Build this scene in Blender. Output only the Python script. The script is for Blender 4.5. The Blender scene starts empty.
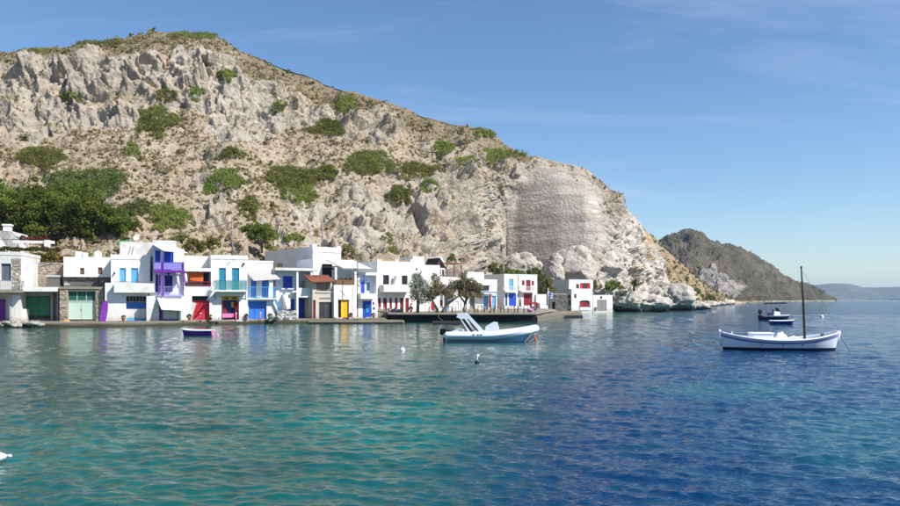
import bpy, bmesh, math, random
import numpy as np
from mathutils import Vector, Matrix
random.seed(7)
RNG = np.random.default_rng(11)
scene = bpy.context.scene
COL = scene.collection

# ------------------------------------------------------------------ camera, sky, sun, exposure
CAM_H, F, CX, HY = 2.8, 750.0, 450.0, 299.5      # metres; focal length and horizon in units of a 900 px wide frame
cam_data = bpy.data.cameras.new('camera')
cam_data.sensor_width = 36.0
cam_data.lens = 36.0 * F / 900.0
cam_data.shift_y = (HY - 253.0) / 900.0
cam_data.clip_start, cam_data.clip_end = 0.3, 40000.0
cam = bpy.data.objects.new('camera', cam_data)
cam.location = (0, 0, CAM_H)
cam.rotation_euler = (math.radians(90), 0, 0)
COL.objects.link(cam)
scene.camera = cam

SUN_AZ, SUN_EL = math.radians(117), math.radians(46)   # azimuth clockwise from +Y
world = bpy.data.worlds.new('World')
scene.world = world
world.use_nodes = True
wn, wl = world.node_tree.nodes, world.node_tree.links
for n in list(wn): wn.remove(n)
w_out = wn.new('ShaderNodeOutputWorld')
w_bg = wn.new('ShaderNodeBackground')
w_sky = wn.new('ShaderNodeTexSky')
w_sky.sky_type = 'NISHITA'
w_sky.sun_disc = False
w_sky.sun_elevation = SUN_EL
w_sky.sun_rotation = SUN_AZ
w_sky.altitude = 0
w_sky.air_density = 1.0
w_sky.dust_density = 0.3
w_sky.ozone_density = 4.0
w_bg.inputs['Strength'].default_value = 0.106
# thin cirrus: wisps stretched along the horizon, all round the sky
w_tc = wn.new('ShaderNodeTexCoord')
w_sep = wn.new('ShaderNodeSeparateXYZ')
wl.new(w_tc.outputs['Generated'], w_sep.inputs[0])
def wmath(op, a, b=None, clamp=False):
    n = wn.new('ShaderNodeMath'); n.operation = op; n.use_clamp = clamp
    for i, v in enumerate((a, b)):
        if v is None: continue
        if isinstance(v, (int, float)): n.inputs[i].default_value = v
        else: wl.new(v, n.inputs[i])
    return n.outputs[0]
zz = wmath('ADD', w_sep.outputs['Z'], 0.12)
w_cmb = wn.new('ShaderNodeCombineXYZ')
wl.new(wmath('DIVIDE', w_sep.outputs['X'], zz), w_cmb.inputs[0])
wl.new(wmath('DIVIDE', w_sep.outputs['Y'], zz), w_cmb.inputs[1])
w_map = wn.new('ShaderNodeMapping')
w_map.inputs['Location'].default_value = (2.2, 2.1, 0)
w_map.inputs['Rotation'].default_value = (0, 0, math.radians(-14))
w_map.inputs['Scale'].default_value = (0.5, 1.5, 1)
wl.new(w_cmb.outputs[0], w_map.inputs[0])
w_n = wn.new('ShaderNodeTexNoise')
w_n.inputs['Scale'].default_value = 1.0
w_n.inputs['Detail'].default_value = 7
w_n.inputs['Roughness'].default_value = 0.62
w_n.inputs['Distortion'].default_value = 0.9
wl.new(w_map.outputs[0], w_n.inputs['Vector'])
w_r = wn.new('ShaderNodeMapRange')
w_r.inputs['From Min'].default_value = 0.53
w_r.inputs['From Max'].default_value = 0.85
w_r.inputs['To Max'].default_value = 0.26
wl.new(w_n.outputs['Fac'], w_r.inputs['Value'])
w_mix = wn.new('ShaderNodeMix'); w_mix.data_type = 'RGBA'
wl.new(w_r.outputs[0], w_mix.inputs['Factor'])
w_hsv = wn.new('ShaderNodeHueSaturation')
w_hsv.inputs['Hue'].default_value = 0.502
w_hsv.inputs['Saturation'].default_value = 1.10
wl.new(w_sky.outputs[0], w_hsv.inputs['Color'])
wl.new(w_hsv.outputs[0], w_mix.inputs['A'])
w_mix.inputs['B'].default_value = (7.0, 7.2, 7.6, 1)
wl.new(w_mix.outputs['Result'], w_bg.inputs['Color'])
wl.new(w_bg.outputs[0], w_out.inputs['Surface'])

sun_data = bpy.data.lights.new('sun', 'SUN')
sun_data.energy = 5.0
sun_data.angle = math.radians(0.53)
sun_data.color = (1.0, 0.95, 0.87)
sun = bpy.data.objects.new('sun', sun_data)
sd = Vector((math.sin(SUN_AZ) * math.cos(SUN_EL), math.cos(SUN_AZ) * math.cos(SUN_EL), math.sin(SUN_EL)))
sun.rotation_euler = sd.to_track_quat('Z', 'Y').to_euler()
sun.location = (60, -60, 120)
COL.objects.link(sun)

vs = scene.view_settings
vs.view_transform = 'Standard'; vs.look = 'None'; vs.exposure = 0.52; vs.gamma = 1.0
vs.use_curve_mapping = False
scene.render.engine = 'CYCLES'
scene.cycles.max_bounces = 6
scene.cycles.volume_bounces = 0
scene.cycles.caustics_reflective = False
scene.cycles.caustics_refractive = False

# ------------------------------------------------------------------ helpers
def W(px, py, Y):
    return Vector(((px - CX) / F * Y, Y, CAM_H - (py - HY) / F * Y))

def tag(o, label=None, cat=None, group=None, kind=None):
    if label: o['label'] = label
    if cat: o['category'] = cat
    if group: o['group'] = group
    if kind: o['kind'] = kind
    return o

def empty(name, loc=(0, 0, 0), rz=0.0):
    o = bpy.data.objects.new(name, None)
    o.location = loc; o.rotation_euler = (0, 0, rz); o.empty_display_size = 0.3
    COL.objects.link(o)
    return o

def np_mesh(name, V, Fc, mat=None, smooth=False, attrs=None):
    V = np.asarray(V, np.float32); Fc = np.asarray(Fc, np.int32)
    me = bpy.data.meshes.new(name)
    k = Fc.shape[1]
    me.vertices.add(len(V)); me.vertices.foreach_set('co', V.ravel())
    me.loops.add(Fc.size); me.loops.foreach_set('vertex_index', Fc.ravel())
    me.polygons.add(len(Fc)); me.polygons.foreach_set('loop_start', np.arange(0, Fc.size, k, dtype=np.int32))
    me.polygons.foreach_set('use_smooth', np.full(len(Fc), smooth, dtype=bool))
    if attrs:
        for nm, a in attrs.items():
            at = me.attributes.new(nm, 'FLOAT', 'POINT')
            at.data.foreach_set('value', np.asarray(a, np.float32).ravel())
    me.update(calc_edges=True)
    me.validate()
    if mat: me.materials.append(mat)
    return me

def link(name, me, parent=None, loc=None, rot=None, scale=None):
    o = bpy.data.objects.new(name, me)
    COL.objects.link(o)
    if parent: o.parent = parent
    if loc is not None: o.location = loc
    if rot is not None: o.rotation_euler = rot
    if scale is not None: o.scale = scale
    return o

def copy_tree(o, parent=None):
    c = o.copy(); COL.objects.link(c); c.parent = parent
    for ch in list(o.children): copy_tree(ch, c)
    return c

class MB:
    """collects shapes; build() links them as one mesh object"""
    def __init__(s): s.v = []; s.f = []
    def add(s, vs_, fs_):
        n = len(s.v); s.v += [tuple(p) for p in vs_]; s.f += [tuple(i + n for i in f) for f in fs_]; return s
    def quad(s, a, b, c, d): return s.add((a, b, c, d), ((0, 1, 2, 3),))
    def box(s, x0, x1, y0, y1, z0, z1):
        return s.add([(x0,y0,z0),(x1,y0,z0),(x1,y1,z0),(x0,y1,z0),(x0,y0,z1),(x1,y0,z1),(x1,y1,z1),(x0,y1,z1)],
                     [(0,3,2,1),(4,5,6,7),(0,1,5,4),(1,2,6,5),(2,3,7,6),(3,0,4,7)])
    def rbox(s, x0, x1, y0, y1, z0, z1, b=0.02):
        """box with chamfered edges"""
        bm = bmesh.new(); bmesh.ops.create_cube(bm, size=1)
        for v in bm.verts:
            v.co = ((x0+x1)/2 + v.co.x*(x1-x0), (y0+y1)/2 + v.co.y*(y1-y0), (z0+z1)/2 + v.co.z*(z1-z0))
        bmesh.ops.bevel(bm, geom=list(bm.edges), offset=b, segments=2, affect='EDGES', profile=0.5)
        bm.verts.index_update()
        s.add([v.co[:] for v in bm.verts], [[v.index for v in f.verts] for f in bm.faces]); bm.free(); return s
    def tube(s, pts, r, seg=8, cap=True):
        pts = [Vector(p) for p in pts]; n = len(pts)
        rs = r if hasattr(r, '__len__') else [r]*n
        base = len(s.v)
        for i, p in enumerate(pts):
            t = (pts[min(i+1, n-1)] - pts[max(i-1, 0)]).normalized()
            up = Vector((0, 0, 1)) if abs(t.z) < 0.95 else Vector((1, 0, 0))
            a = t.cross(up).normalized(); b = a.cross(t)
            for k in range(seg):
                an = 2*math.pi*k/seg
                s.v.append(tuple(p + (a*math.cos(an) + b*math.sin(an))*rs[i]))
        for i in range(n-1):
            for k in range(seg):
                k2 = (k+1) % seg
                s.f.append((base+i*seg+k, base+i*seg+k2, base+(i+1)*seg+k2, base+(i+1)*seg+k))
        if cap:
            s.f.append(tuple(base+k for k in range(seg))[::-1]); s.f.append(tuple(base+(n-1)*seg+k for k in range(seg)))
        return s
    def lathe(s, prof, seg=12, c=(0, 0, 0)):
        base = len(s.v); n = len(prof)
        for r, z in prof:
            for k in range(seg):
                a = 2*math.pi*k/seg; s.v.append((c[0]+r*math.cos(a), c[1]+r*math.sin(a), c[2]+z))
        for i in range(n-1):
            for k in range(seg):
                k2 = (k+1) % seg
                s.f.append((base+i*seg+k, base+i*seg+k2, base+(i+1)*seg+k2, base+(i+1)*seg+k))
        s.f.append(tuple(base+k for k in range(seg))[::-1]); s.f.append(tuple(base+(n-1)*seg+k for k in range(seg)))
        return s
    def prism(s, poly, y0, y1):
        """polygon in x-z, extruded along y"""
        n = len(poly); base = len(s.v)
        s.v += [(x, y0, z) for x, z in poly] + [(x, y1, z) for x, z in poly]
        s.f.append(tuple(base+i for i in range(n))); s.f.append(tuple(base+n+i for i in reversed(range(n))))
        for i in range(n):
            j = (i+1) % n; s.f.append((base+j, base+i, base+n+i, base+n+j))
        return s
    def mesh(s, name, mat, smooth=False):
        me = bpy.data.meshes.new(name); me.from_pydata(s.v, [], s.f); me.validate()
        if smooth: me.polygons.foreach_set('use_smooth', np.ones(len(me.polygons), dtype=bool))
        bm = bmesh.new(); bm.from_mesh(me); bmesh.ops.recalc_face_normals(bm, faces=list(bm.faces)); bm.to_mesh(me); bm.free()
        me.materials.append(mat); return me
    def build(s, name, mat, parent=None, smooth=False, loc=None, rot=None):
        return link(name, s.mesh(name, mat, smooth), parent, loc, rot)

# ------------------------------------------------------------------ numeric noise
_perm = RNG.permutation(256); _perm = np.concatenate([_perm, _perm, _perm])
_g = RNG.normal(size=(256, 3)); _g /= np.linalg.norm(_g, axis=1)[:, None]
def pnoise(p):
    p = np.asarray(p, np.float64); i = np.floor(p).astype(np.int64); f = p - i
    u = f*f*f*(f*(f*6-15)+10); i &= 255
    out = np.zeros(len(p))
    for dx in (0, 1):
        hx = _perm[(i[:, 0]+dx) & 255]; wx = u[:, 0] if dx else 1-u[:, 0]
        for dy in (0, 1):
            hy = _perm[hx + ((i[:, 1]+dy) & 255)]; wy = u[:, 1] if dy else 1-u[:, 1]
            for dz in (0, 1):
                h = _perm[hy + ((i[:, 2]+dz) & 255)]; wz = u[:, 2] if dz else 1-u[:, 2]
                g = _g[h]
                out += wx*wy*wz*(g[:, 0]*(f[:, 0]-dx) + g[:, 1]*(f[:, 1]-dy) + g[:, 2]*(f[:, 2]-dz))
    return out * 1.6
def fbm(p, o=4, gain=0.5, lac=2.07):
    a, t, s = 1.0, np.zeros(len(p)), 0.0
    q = np.array(p, np.float64)
    for k in range(o):
        t += a*pnoise(q); s += a; a *= gain; q = q*lac + 17.3
    return t/s
def ridged(p, o=4, gain=0.5, lac=2.1):
    a, t, s = 1.0, np.zeros(len(p)), 0.0
    q = np.array(p, np.float64)
    for k in range(o):
        t += a*(1-np.abs(pnoise(q))*1.6); s += a; a *= gain; q = q*lac + 9.1
    return t/s
def worley(p):
    p = np.asarray(p, np.float64); i = np.floor(p).astype(np.int64); f = p - i
    F1 = np.full(len(p), 9.0); F2 = np.full(len(p), 9.0); ID = np.zeros(len(p))
    jit = (_g*0.5+0.5)
    for dx in (-1, 0, 1):
        hx = _perm[(i[:, 0]+dx) & 255]
        for dy in (-1, 0, 1):
            hy = _perm[hx + ((i[:, 1]+dy) & 255)]
            for dz in (-1, 0, 1):
                h = _perm[hy + ((i[:, 2]+dz) & 255)]
                d = np.sqrt((dx+jit[h, 0]-f[:, 0])**2 + (dy+jit[h, 1]-f[:, 1])**2 + (dz+jit[h, 2]-f[:, 2])**2)
                m = d < F1
                F2 = np.where(m, F1, np.minimum(F2, d)); ID = np.where(m, h/255.0, ID); F1 = np.where(m, d, F1)
    return F1, F2, ID
def facets(p, k=0):
    """every cell is a tilted plane: angular blocks"""
    p = np.asarray(p, np.float64); i = np.floor(p).astype(np.int64); f = p - i
    F1 = np.full(len(p), 9.0); out = np.zeros(len(p)); jit = (_g*0.5+0.5)
    for dx in (-1, 0, 1):
        hx_ = _perm[(i[:, 0]+dx) & 255]
        for dy in (-1, 0, 1):
            hy_ = _perm[hx_ + ((i[:, 1]+dy) & 255)]
            for dz in (-1, 0, 1):
                h = _perm[hy_ + ((i[:, 2]+dz) & 255)]
                a, b, c = f[:, 0]-dx-jit[h, 0], f[:, 1]-dy-jit[h, 1], f[:, 2]-dz-jit[h, 2]
                d = a*a + b*b + c*c; g = _g[(h+37+k) & 255]
                m = d < F1; F1 = np.where(m, d, F1)
                out = np.where(m, a*g[:, 0]+b*g[:, 1]+c*g[:, 2] + 0.7*(h/255.0-0.5), out)
    return out
def sstep(a, b, x):
    t = np.clip((x-a)/(b-a), 0, 1); return t*t*(3-2*t)

# ------------------------------------------------------------------ materials
def lin(r, g, b):
    f = lambda c: (c/255/12.92) if c <= 10 else (((c/255)+0.055)/1.055)**2.4
    return (f(r), f(g), f(b), 1.0)

class NT:
    """small wrapper round a node tree"""
    def __init__(s, name):
        s.m = bpy.data.materials.new(name); s.m.use_nodes = True
        s.t = s.m.node_tree; s.n = s.t.nodes; s.l = s.t.links
        s.b = s.n['Principled BSDF']; s.out = s.n['Material Output']
    def put(s, sock, v):
        if hasattr(v, 'is_output'): s.l.new(v, sock)
        elif isinstance(v, (tuple, list)) and len(v) == 3 and sock.type == 'RGBA': sock.default_value = (*v, 1)
        else: sock.default_value = v
    def coord(s, scale=(1, 1, 1), rot=(0, 0, 0), kind='Object'):
        if kind == 'Position': o = s.n.new('ShaderNodeNewGeometry').outputs['Position']
        else: o = s.n.new('ShaderNodeTexCoord').outputs[kind]
        mp = s.n.new('ShaderNodeMapping'); mp.inputs['Scale'].default_value = scale; mp.inputs['Rotation'].default_value = rot
        s.l.new(o, mp.inputs[0]); return mp.outputs[0]
    def noise(s, vec, scale, detail=4, rough=0.55, dist=0.0, col=False):
        n = s.n.new('ShaderNodeTexNoise'); s.l.new(vec, n.inputs['Vector'])
        n.inputs['Scale'].default_value = scale; n.inputs['Detail'].default_value = detail
        n.inputs['Roughness'].default_value = rough; n.inputs['Distortion'].default_value = dist
        return n.outputs['Color' if col else 'Fac']
    def vor(s, vec, scale, feature='F1', out='Distance'):
        n = s.n.new('ShaderNodeTexVoronoi'); n.feature = feature; s.l.new(vec, n.inputs['Vector'])
        n.inputs['Scale'].default_value = scale; return n.outputs[out]
    def rng(s, v, a, b, c=0.0, d=1.0):
        n = s.n.new('ShaderNodeMapRange'); n.interpolation_type = 'SMOOTHSTEP'
        s.put(n.inputs['Value'], v); n.inputs['From Min'].default_value = a; n.inputs['From Max'].default_value = b
        n.inputs['To Min'].default_value = c; n.inputs['To Max'].default_value = d; return n.outputs[0]
    def math(s, op, a, b=0.0, clamp=False):
        n = s.n.new('ShaderNodeMath'); n.operation = op; n.use_clamp = clamp
        s.put(n.inputs[0], a); s.put(n.inputs[1], b); return n.outputs[0]
    def mix(s, fac, a, b, blend='MIX'):
        n = s.n.new('ShaderNodeMix'); n.data_type = 'RGBA'; n.blend_type = blend
        s.put(n.inputs['Factor'], fac); s.put(n.inputs['A'], a); s.put(n.inputs['B'], b); return n.outputs['Result']
    def attr(s, name, out='Fac'):
        n = s.n.new('ShaderNodeAttribute'); n.attribute_name = name; return n.outputs[out]
    def geo(s, out): return s.n.new('ShaderNodeNewGeometry').outputs[out]
    def bump(s, h, strength=0.5, dist=0.1, normal=None):
        n = s.n.new('ShaderNodeBump'); n.inputs['Strength'].default_value = strength; n.inputs['Distance'].default_value = dist
        s.put(n.inputs['Height'], h)
        if normal is not None: s.l.new(normal, n.inputs['Normal'])
        return n.outputs[0]
    def done(s, col=None, rough=None, normal=None, spec=None, metal=None):
        b = s.b
        if col is not None: s.put(b.inputs['Base Color'], col)
        if rough is not None: s.put(b.inputs['Roughness'], rough)
        if normal is not None: s.l.new(normal, b.inputs['Normal'])
        if spec is not None: b.inputs['Specular IOR Level'].default_value = spec
        if metal is not None: b.inputs['Metallic'].default_value = metal
        return s.m

def m_plaster(name, base, stain, amount=0.6):
    t = NT(name); c = t.coord(kind='Position'); cs = t.coord(scale=(1, 1, 0.18), kind='Position')
    a = t.rng(t.noise(c, 0.55, 5, 0.6), 0.5, 0.72); st = t.rng(t.noise(cs, 1.6, 5, 0.65), 0.55, 0.75)
    f = t.math('MULTIPLY', t.math('MAXIMUM', a, st), amount, True)
    fine = t.noise(c, 9, 3)
    sz = t.n.new('ShaderNodeSeparateXYZ'); t.l.new(t.geo('Position'), sz.inputs[0])
    damp_ = t.rng(t.math('SUBTRACT', sz.outputs['Z'], t.math('MULTIPLY', t.noise(c, 1.3, 5, .65), 1.6)), 0.35, -0.25, 0, 0.75)   # splash and rising damp at the foot
    f = t.math('MAXIMUM', f, damp_)
    col = t.mix(f, base, stain)
    col = t.mix(t.rng(fine, 0.3, 0.7, 0, 0.10), col, tuple(x*0.8 for x in stain[:3])+(1,))
    return t.done(col, 0.85, t.bump(t.math('ADD', t.noise(c, 1.1, 3), t.math('MULTIPLY', t.noise(c, 5, 5), .35)), 0.5, 0.10), 0.25)

_paints = {}
def paint(name, rgb, rough=0.6, wear=0.55):
    if name in _paints: return _paints[name]
    t = NT(name); c = t.coord(kind='Position'); b = lin(*rgb)
    w = t.rng(t.noise(c, 2.3, 5, 0.65), 0.45, 0.8, 0, wear)
    g = sum(b[:3])/3
    faded = tuple(0.6*x + 0.4*(g*0.7+0.12) for x in b[:3]) + (1,)
    _paints[name] = t.done(t.mix(w, b, faded), rough, t.bump(t.noise(c, 14, 2), 0.15, 0.02), 0.35)
    return _paints[name]

M = {}
M['white'] = m_plaster('white_plaster', (0.74, 0.735, 0.72, 1), (0.50, 0.46, 0.40, 1), 0.5)
M['white2'] = m_plaster('worn_white_plaster', (0.66, 0.65, 0.63, 1), (0.40, 0.365, 0.32, 1), 0.55)
M['lilac'] = m_plaster('pale_blue_plaster', (0.66, 0.71, 0.80, 1), (0.50, 0.52, 0.56, 1), 0.4)
M['cream'] = m_plaster('beige_plaster', (0.52, 0.47, 0.39, 1), (0.36, 0.31, 0.25, 1), 0.5)
M['greyplaster'] = m_plaster('grey_render', (0.42, 0.41, 0.40, 1), (0.25, 0.23, 0.21, 1), 0.6)
M['concrete'] = m_plaster('concrete', (0.26, 0.235, 0.19, 1), (0.14, 0.125, 0.095, 1), 0.8)
M['wetconcrete'] = m_plaster('weed_stained_concrete', (0.10, 0.085, 0.045, 1), (0.04, 0.038, 0.024, 1), 0.8)
M['darkface'] = m_plaster('near_black_stone', (0.022, 0.022, 0.022, 1), (0.010, 0.010, 0.011, 1), 0.7)  # near-black all over: dock face, landing ledges, pier slab
M['tile'] = paint('terracotta_tile', (150, 92, 72), 0.8, 0.5)
M['blue'] = paint('blue_paint', (22, 68, 190)); M['navy'] = paint('navy_paint', (20, 34, 110))
M['midblue'] = paint('mid_blue_paint', (50, 112, 205)); M['sky'] = paint('sky_blue_paint', (84, 160, 214))
M['teal'] = paint('teal_paint', (28, 132, 165)); M['red'] = paint('red_paint', (186, 22, 44)); M['dred'] = paint('dark_red_paint', (132, 20, 38))
M['green'] = paint('green_paint', (52, 122, 84)); M['pgreen'] = paint('pale_green_paint', (184, 206, 190), 0.6, 0.7)
M['dgreen'] = paint('dark_green_paint', (34, 84, 74)); M['purple'] = paint('purple_paint', (112, 36, 150)); M['violet'] = paint('violet_paint', (92, 78, 196))
M['pviolet'] = paint('pale_violet_paint', (168, 160, 220)); M['yellow'] = paint('yellow_paint', (236, 178, 24)); M['orange'] = paint('orange_cloth', (214, 96, 40), 0.9)
M['brown'] = paint('brown_wood', (112, 84, 60), 0.8); M['dbrown'] = paint('dark_brown_wood', (58, 44, 38), 0.8); M['tan'] = paint('tan_shutter', (172, 136, 84), 0.7)
M['greywood'] = paint('grey_wood', (138, 130, 130), 0.85, 0.6); M['slategrey'] = paint('slate_grey_paint', (96, 100, 112), 0.7)
M['black'] = paint('black_plastic', (18, 18, 20), 0.4, 0.1); M['canvas'] = paint('white_canvas', (236, 234, 230), 0.9, 0.2)
M['gcanvas'] = paint('grey_awning', (190, 186, 182), 0.85, 0.4); M['gloss'] = paint('white_boat_paint', (222, 226, 234), 0.3, 0.3)
M['wire'] = paint('black_cable', (30, 30, 30), 0.7); M['steel'] = paint('galvanised_steel', (120, 124, 128), 0.5)
M['pink'] = paint('pink_paint', (216, 120, 170)); M['orangep'] = paint('orange_buoy', (230, 90, 50), 0.5)
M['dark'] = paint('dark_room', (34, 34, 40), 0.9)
_t = NT('window_glass'); M['glass'] = _t.done((0.02, 0.025, 0.035, 1), 0.06, None, 0.6)

def m_stone(name, a, b, c3, scale):
    t = NT(name); c = t.coord(kind='Position')
    isl = t.geo('Random Per Island')
    col = t.mix(isl, a, b); col = t.mix(t.rng(t.noise(c, scale, 5, 0.65), 0.4, 0.7), col, c3)
    return t.done(col, 0.9, t.bump(t.noise(c, scale*3, 5, 0.7), 0.6, 0.06), 0.2)
M['stone'] = m_stone('rubble_stone', (0.46, 0.39, 0.30, 1), (0.26, 0.22, 0.17, 1), (0.34, 0.29, 0.23, 1), 2.5)
M['dstone'] = m_stone('dark_stone', (0.16, 0.15, 0.14, 1), (0.09, 0.085, 0.08, 1), (0.12, 0.115, 0.105, 1), 2.5)
M['wstone'] = m_stone('whitewashed_stone', (0.75, 0.73, 0.70, 1), (0.10, 0.10, 0.10, 1), (0.5, 0.48, 0.45, 1), 2.0)

def m_leaf(name, c1, c2, c3, transl=0.35):
    t = NT(name); r = t.geo('Random Per Island'); c = t.coord(kind='Position')
    col = t.mix(r, c1, c2); col = t.mix(t.rng(t.noise(c, 0.35, 3), 0.4, 0.65), col, c3)
    oi = t.n.new('ShaderNodeObjectInfo')
    hs = t.n.new('ShaderNodeHueSaturation'); t.l.new(col, hs.inputs['Color'])
    t.put(hs.inputs['Value'], t.rng(oi.outputs['Random'], 0, 1, 0.75, 1.3)); t.put(hs.inputs['Hue'], t.rng(oi.outputs['Random'], 0, 1, 0.485, 0.515))
    col = hs.outputs[0]
    t.done(col, 0.75, None, 0.2)
    tr = t.n.new('ShaderNodeBsdfTranslucent'); t.l.new(col, tr.inputs['Color'])
    mx = t.n.new('ShaderNodeMixShader'); mx.inputs[0].default_value = transl
    t.l.new(t.b.outputs[0], mx.inputs[1]); t.l.new(tr.outputs[0], mx.inputs[2]); t.l.new(mx.outputs[0], t.out.inputs['Surface'])
    return t.m
M['leaf'] = m_leaf('green_foliage', (0.135, 0.175, 0.026, 1), (0.21, 0.25, 0.045, 1), (0.10, 0.135, 0.02, 1), .5)
M['bush'] = m_leaf('bush_foliage', (0.19, 0.225, 0.05, 1), (0.28, 0.295, 0.08, 1), (0.16, 0.20, 0.04, 1), .45)
M['ygreen2'] = m_leaf('pale_thicket_foliage', (0.13, 0.17, 0.04, 1), (0.20, 0.21, 0.07, 1), (0.10, 0.14, 0.03, 1))
M['scrub'] = m_leaf('dry_scrub', (0.44, 0.35, 0.19, 1), (0.30, 0.255, 0.12, 1), (0.50, 0.40, 0.24, 1), .45)
M['oscrub'] = m_leaf('olive_scrub', (0.25, 0.235, 0.095, 1), (0.33, 0.28, 0.13, 1), (0.18, 0.185, 0.07, 1), .45)
M['olive'] = m_leaf('tamarisk_foliage', (0.38, 0.36, 0.20, 1), (0.48, 0.44, 0.27, 1), (0.30, 0.29, 0.15, 1), .6)
M['greyolive'] = m_leaf('silver_foliage', (0.46, 0.47, 0.40, 1), (0.56, 0.56, 0.49, 1), (0.36, 0.37, 0.31, 1), .6)
M['ygreen'] = m_leaf('yellow_green_foliage', (0.20, 0.18, 0.05, 1), (0.27, 0.22, 0.07, 1), (0.13, 0.13, 0.035, 1))
M['hedge'] = m_leaf('dry_hedge', (0.30, 0.19, 0.045, 1), (0.22, 0.15, 0.04, 1), (0.14, 0.13, 0.035, 1))
M['flower'] = m_leaf('pale_flowers', (0.62, 0.52, 0.50, 1), (0.42, 0.36, 0.30, 1), (0.30, 0.30, 0.18, 1))
M['redflower'] = m_leaf('red_flowers', (0.35, 0.03, 0.05, 1), (0.10, 0.10, 0.03, 1), (0.2, 0.05, 0.03, 1))
_t = NT('bark'); _c = _t.coord(kind='Position'); M['bark'] = _t.done(_t.mix(_t.noise(_c, 6, 5), (0.10, 0.085, 0.065, 1), (0.22, 0.19, 0.15, 1)), 0.95, _t.bump(_t.noise(_c, 10, 4), 0.6, 0.05), 0.1)
# ------------------------------------------------------------------ rock and soil materials
def m_hill(name, haze_dark=1.0):
    t = NT(name); c = t.coord(kind='Position')
    rock, strata, white = t.attr('rock'), t.attr('strata'), t.attr('white')
    n1 = t.noise(c, 0.10, 6, 0.6); n2 = t.noise(c, 0.55, 6, 0.65); n3 = t.noise(c, 2.2, 5, 0.7)
    soil = t.mix(t.rng(n1, 0.38, 0.64), (0.31, 0.25, 0.18, 1), (0.39, 0.325, 0.25, 1))
    soil = t.mix(t.rng(n2, 0.50, 0.68, 0, 0.75), soil, (0.23, 0.185, 0.115, 1))
    soil = t.mix(t.rng(n3, 0.52, 0.70, 0, 0.7), soil, (0.46, 0.395, 0.315, 1))
    soil = t.mix(t.rng(t.noise(c, 1.3, 4, 0.6), 0.56, 0.66, 0, 0.7), soil, (0.16, 0.135, 0.065, 1))
    soil = t.mix(t.math('MULTIPLY', t.attr('cap'), 0.85), soil, t.mix(t.rng(n2, .4, .6), (0.21, 0.165, 0.11, 1), (0.15, 0.135, 0.075, 1)))
    rk = t.mix(t.rng(n2, 0.35, 0.65), (0.41, 0.36, 0.295, 1), (0.28, 0.245, 0.205, 1))
    rk = t.mix(t.rng(n1, 0.48, 0.66, 0, 0.7), rk, (0.27, 0.235, 0.195, 1))
    rk = t.mix(t.rng(n3, 0.5, 0.75, 0, 0.6), rk, (0.49, 0.43, 0.355, 1))
    cv = t.coord(scale=(1, 1, 0.22), kind='Position')
    rk = t.mix(t.rng(t.noise(cv, 0.55, 5, 0.62), 0.54, 0.72, 0, 0.55), rk, (0.28, 0.235, 0.185, 1))
    rk = t.mix(t.rng(t.noise(c, 0.23, 5, 0.65), 0.54, 0.66, 0, 0.6), rk, (0.46, 0.35, 0.22, 1))
    rk = t.mix(t.rng(t.noise(c, 1.7, 4, 0.7), 0.60, 0.68, 0, 0.6), rk, (0.24, 0.205, 0.15, 1))
    # pale cliff
    wh = t.mix(t.rng(t.noise(c, 0.3, 6, 0.65), 0.42, 0.66), (0.52, 0.485, 0.435, 1), (0.34, 0.305, 0.26, 1))
    wh = t.mix(t.rng(t.noise(c, 0.12, 4), 0.58, 0.70, 0, 0.8), wh, (0.44, 0.30, 0.14, 1))
    rk = t.mix(white, rk, wh)
    # layered quarry face, beds tilted a few degrees
    cst = t.coord(scale=(0.06, 0.06, 0.30), rot=(0, math.radians(10), 0), kind='Position')
    s1 = t.noise(cst, 1.0, 7, 0.68, 0.5)
    st = t.mix(t.rng(s1, 0.38, 0.62), (0.31, 0.27, 0.23, 1), (0.45, 0.41, 0.365, 1))
    st = t.mix(t.rng(t.noise(cst, 2.7, 4, 0.6), 0.58, 0.72, 0, 0.7), st, (0.66, 0.62, 0.57, 1))
    cs2 = t.coord(scale=(1, 1, 0.1), kind='Position')
    st = t.mix(t.rng(t.noise(cs2, 0.28, 4, 0.6), 0.52, 0.68, 0, 0.5), st, (0.45, 0.37, 0.28, 1))
    rk = t.mix(strata, rk, st)
    nz = t.n.new('ShaderNodeSeparateXYZ'); t.l.new(t.geo('Normal'), nz.inputs[0])
    flat = t.rng(nz.outputs['Z'], 0.55, 0.82)
    f = t.math('ADD', rock, t.math('MULTIPLY', t.math('SUBTRACT', n2, 0.5), 1.3))
    f = t.math('SUBTRACT', f, t.math('MULTIPLY', flat, 0.38))
    f = t.rng(f, 0.30, 0.52)
    col = t.mix(f, soil, rk)
    h = t.math('ADD', t.math('ADD', t.noise(c, 1.1, 8, 0.7), t.math('MULTIPLY', t.vor(c, 1.5), 0.35)), t.math('MULTIPLY', t.noise(cst, 1.6, 5, 0.6), t.math('MULTIPLY', strata, 0.25)))
    return t.done(col, 0.95, t.bump(h, 0.8, 0.6), 0.1)
M['hill'] = m_hill('hillside_rock_and_soil')

def gsmooth(A, sig, axis):
    r = int(3*sig); k = np.exp(-0.5*(np.arange(-r, r+1)/sig)**2); k /= k.sum()
    pad = [(0, 0), (0, 0)]; pad[axis] = (r, r)
    B = np.pad(A, pad, mode='edge'); out = np.zeros_like(A)
    for i, w in enumerate(k):
        sl = [slice(None), slice(None)]; sl[axis] = slice(i, i+A.shape[axis]); out += w*B[tuple(sl)]
    return out

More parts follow.
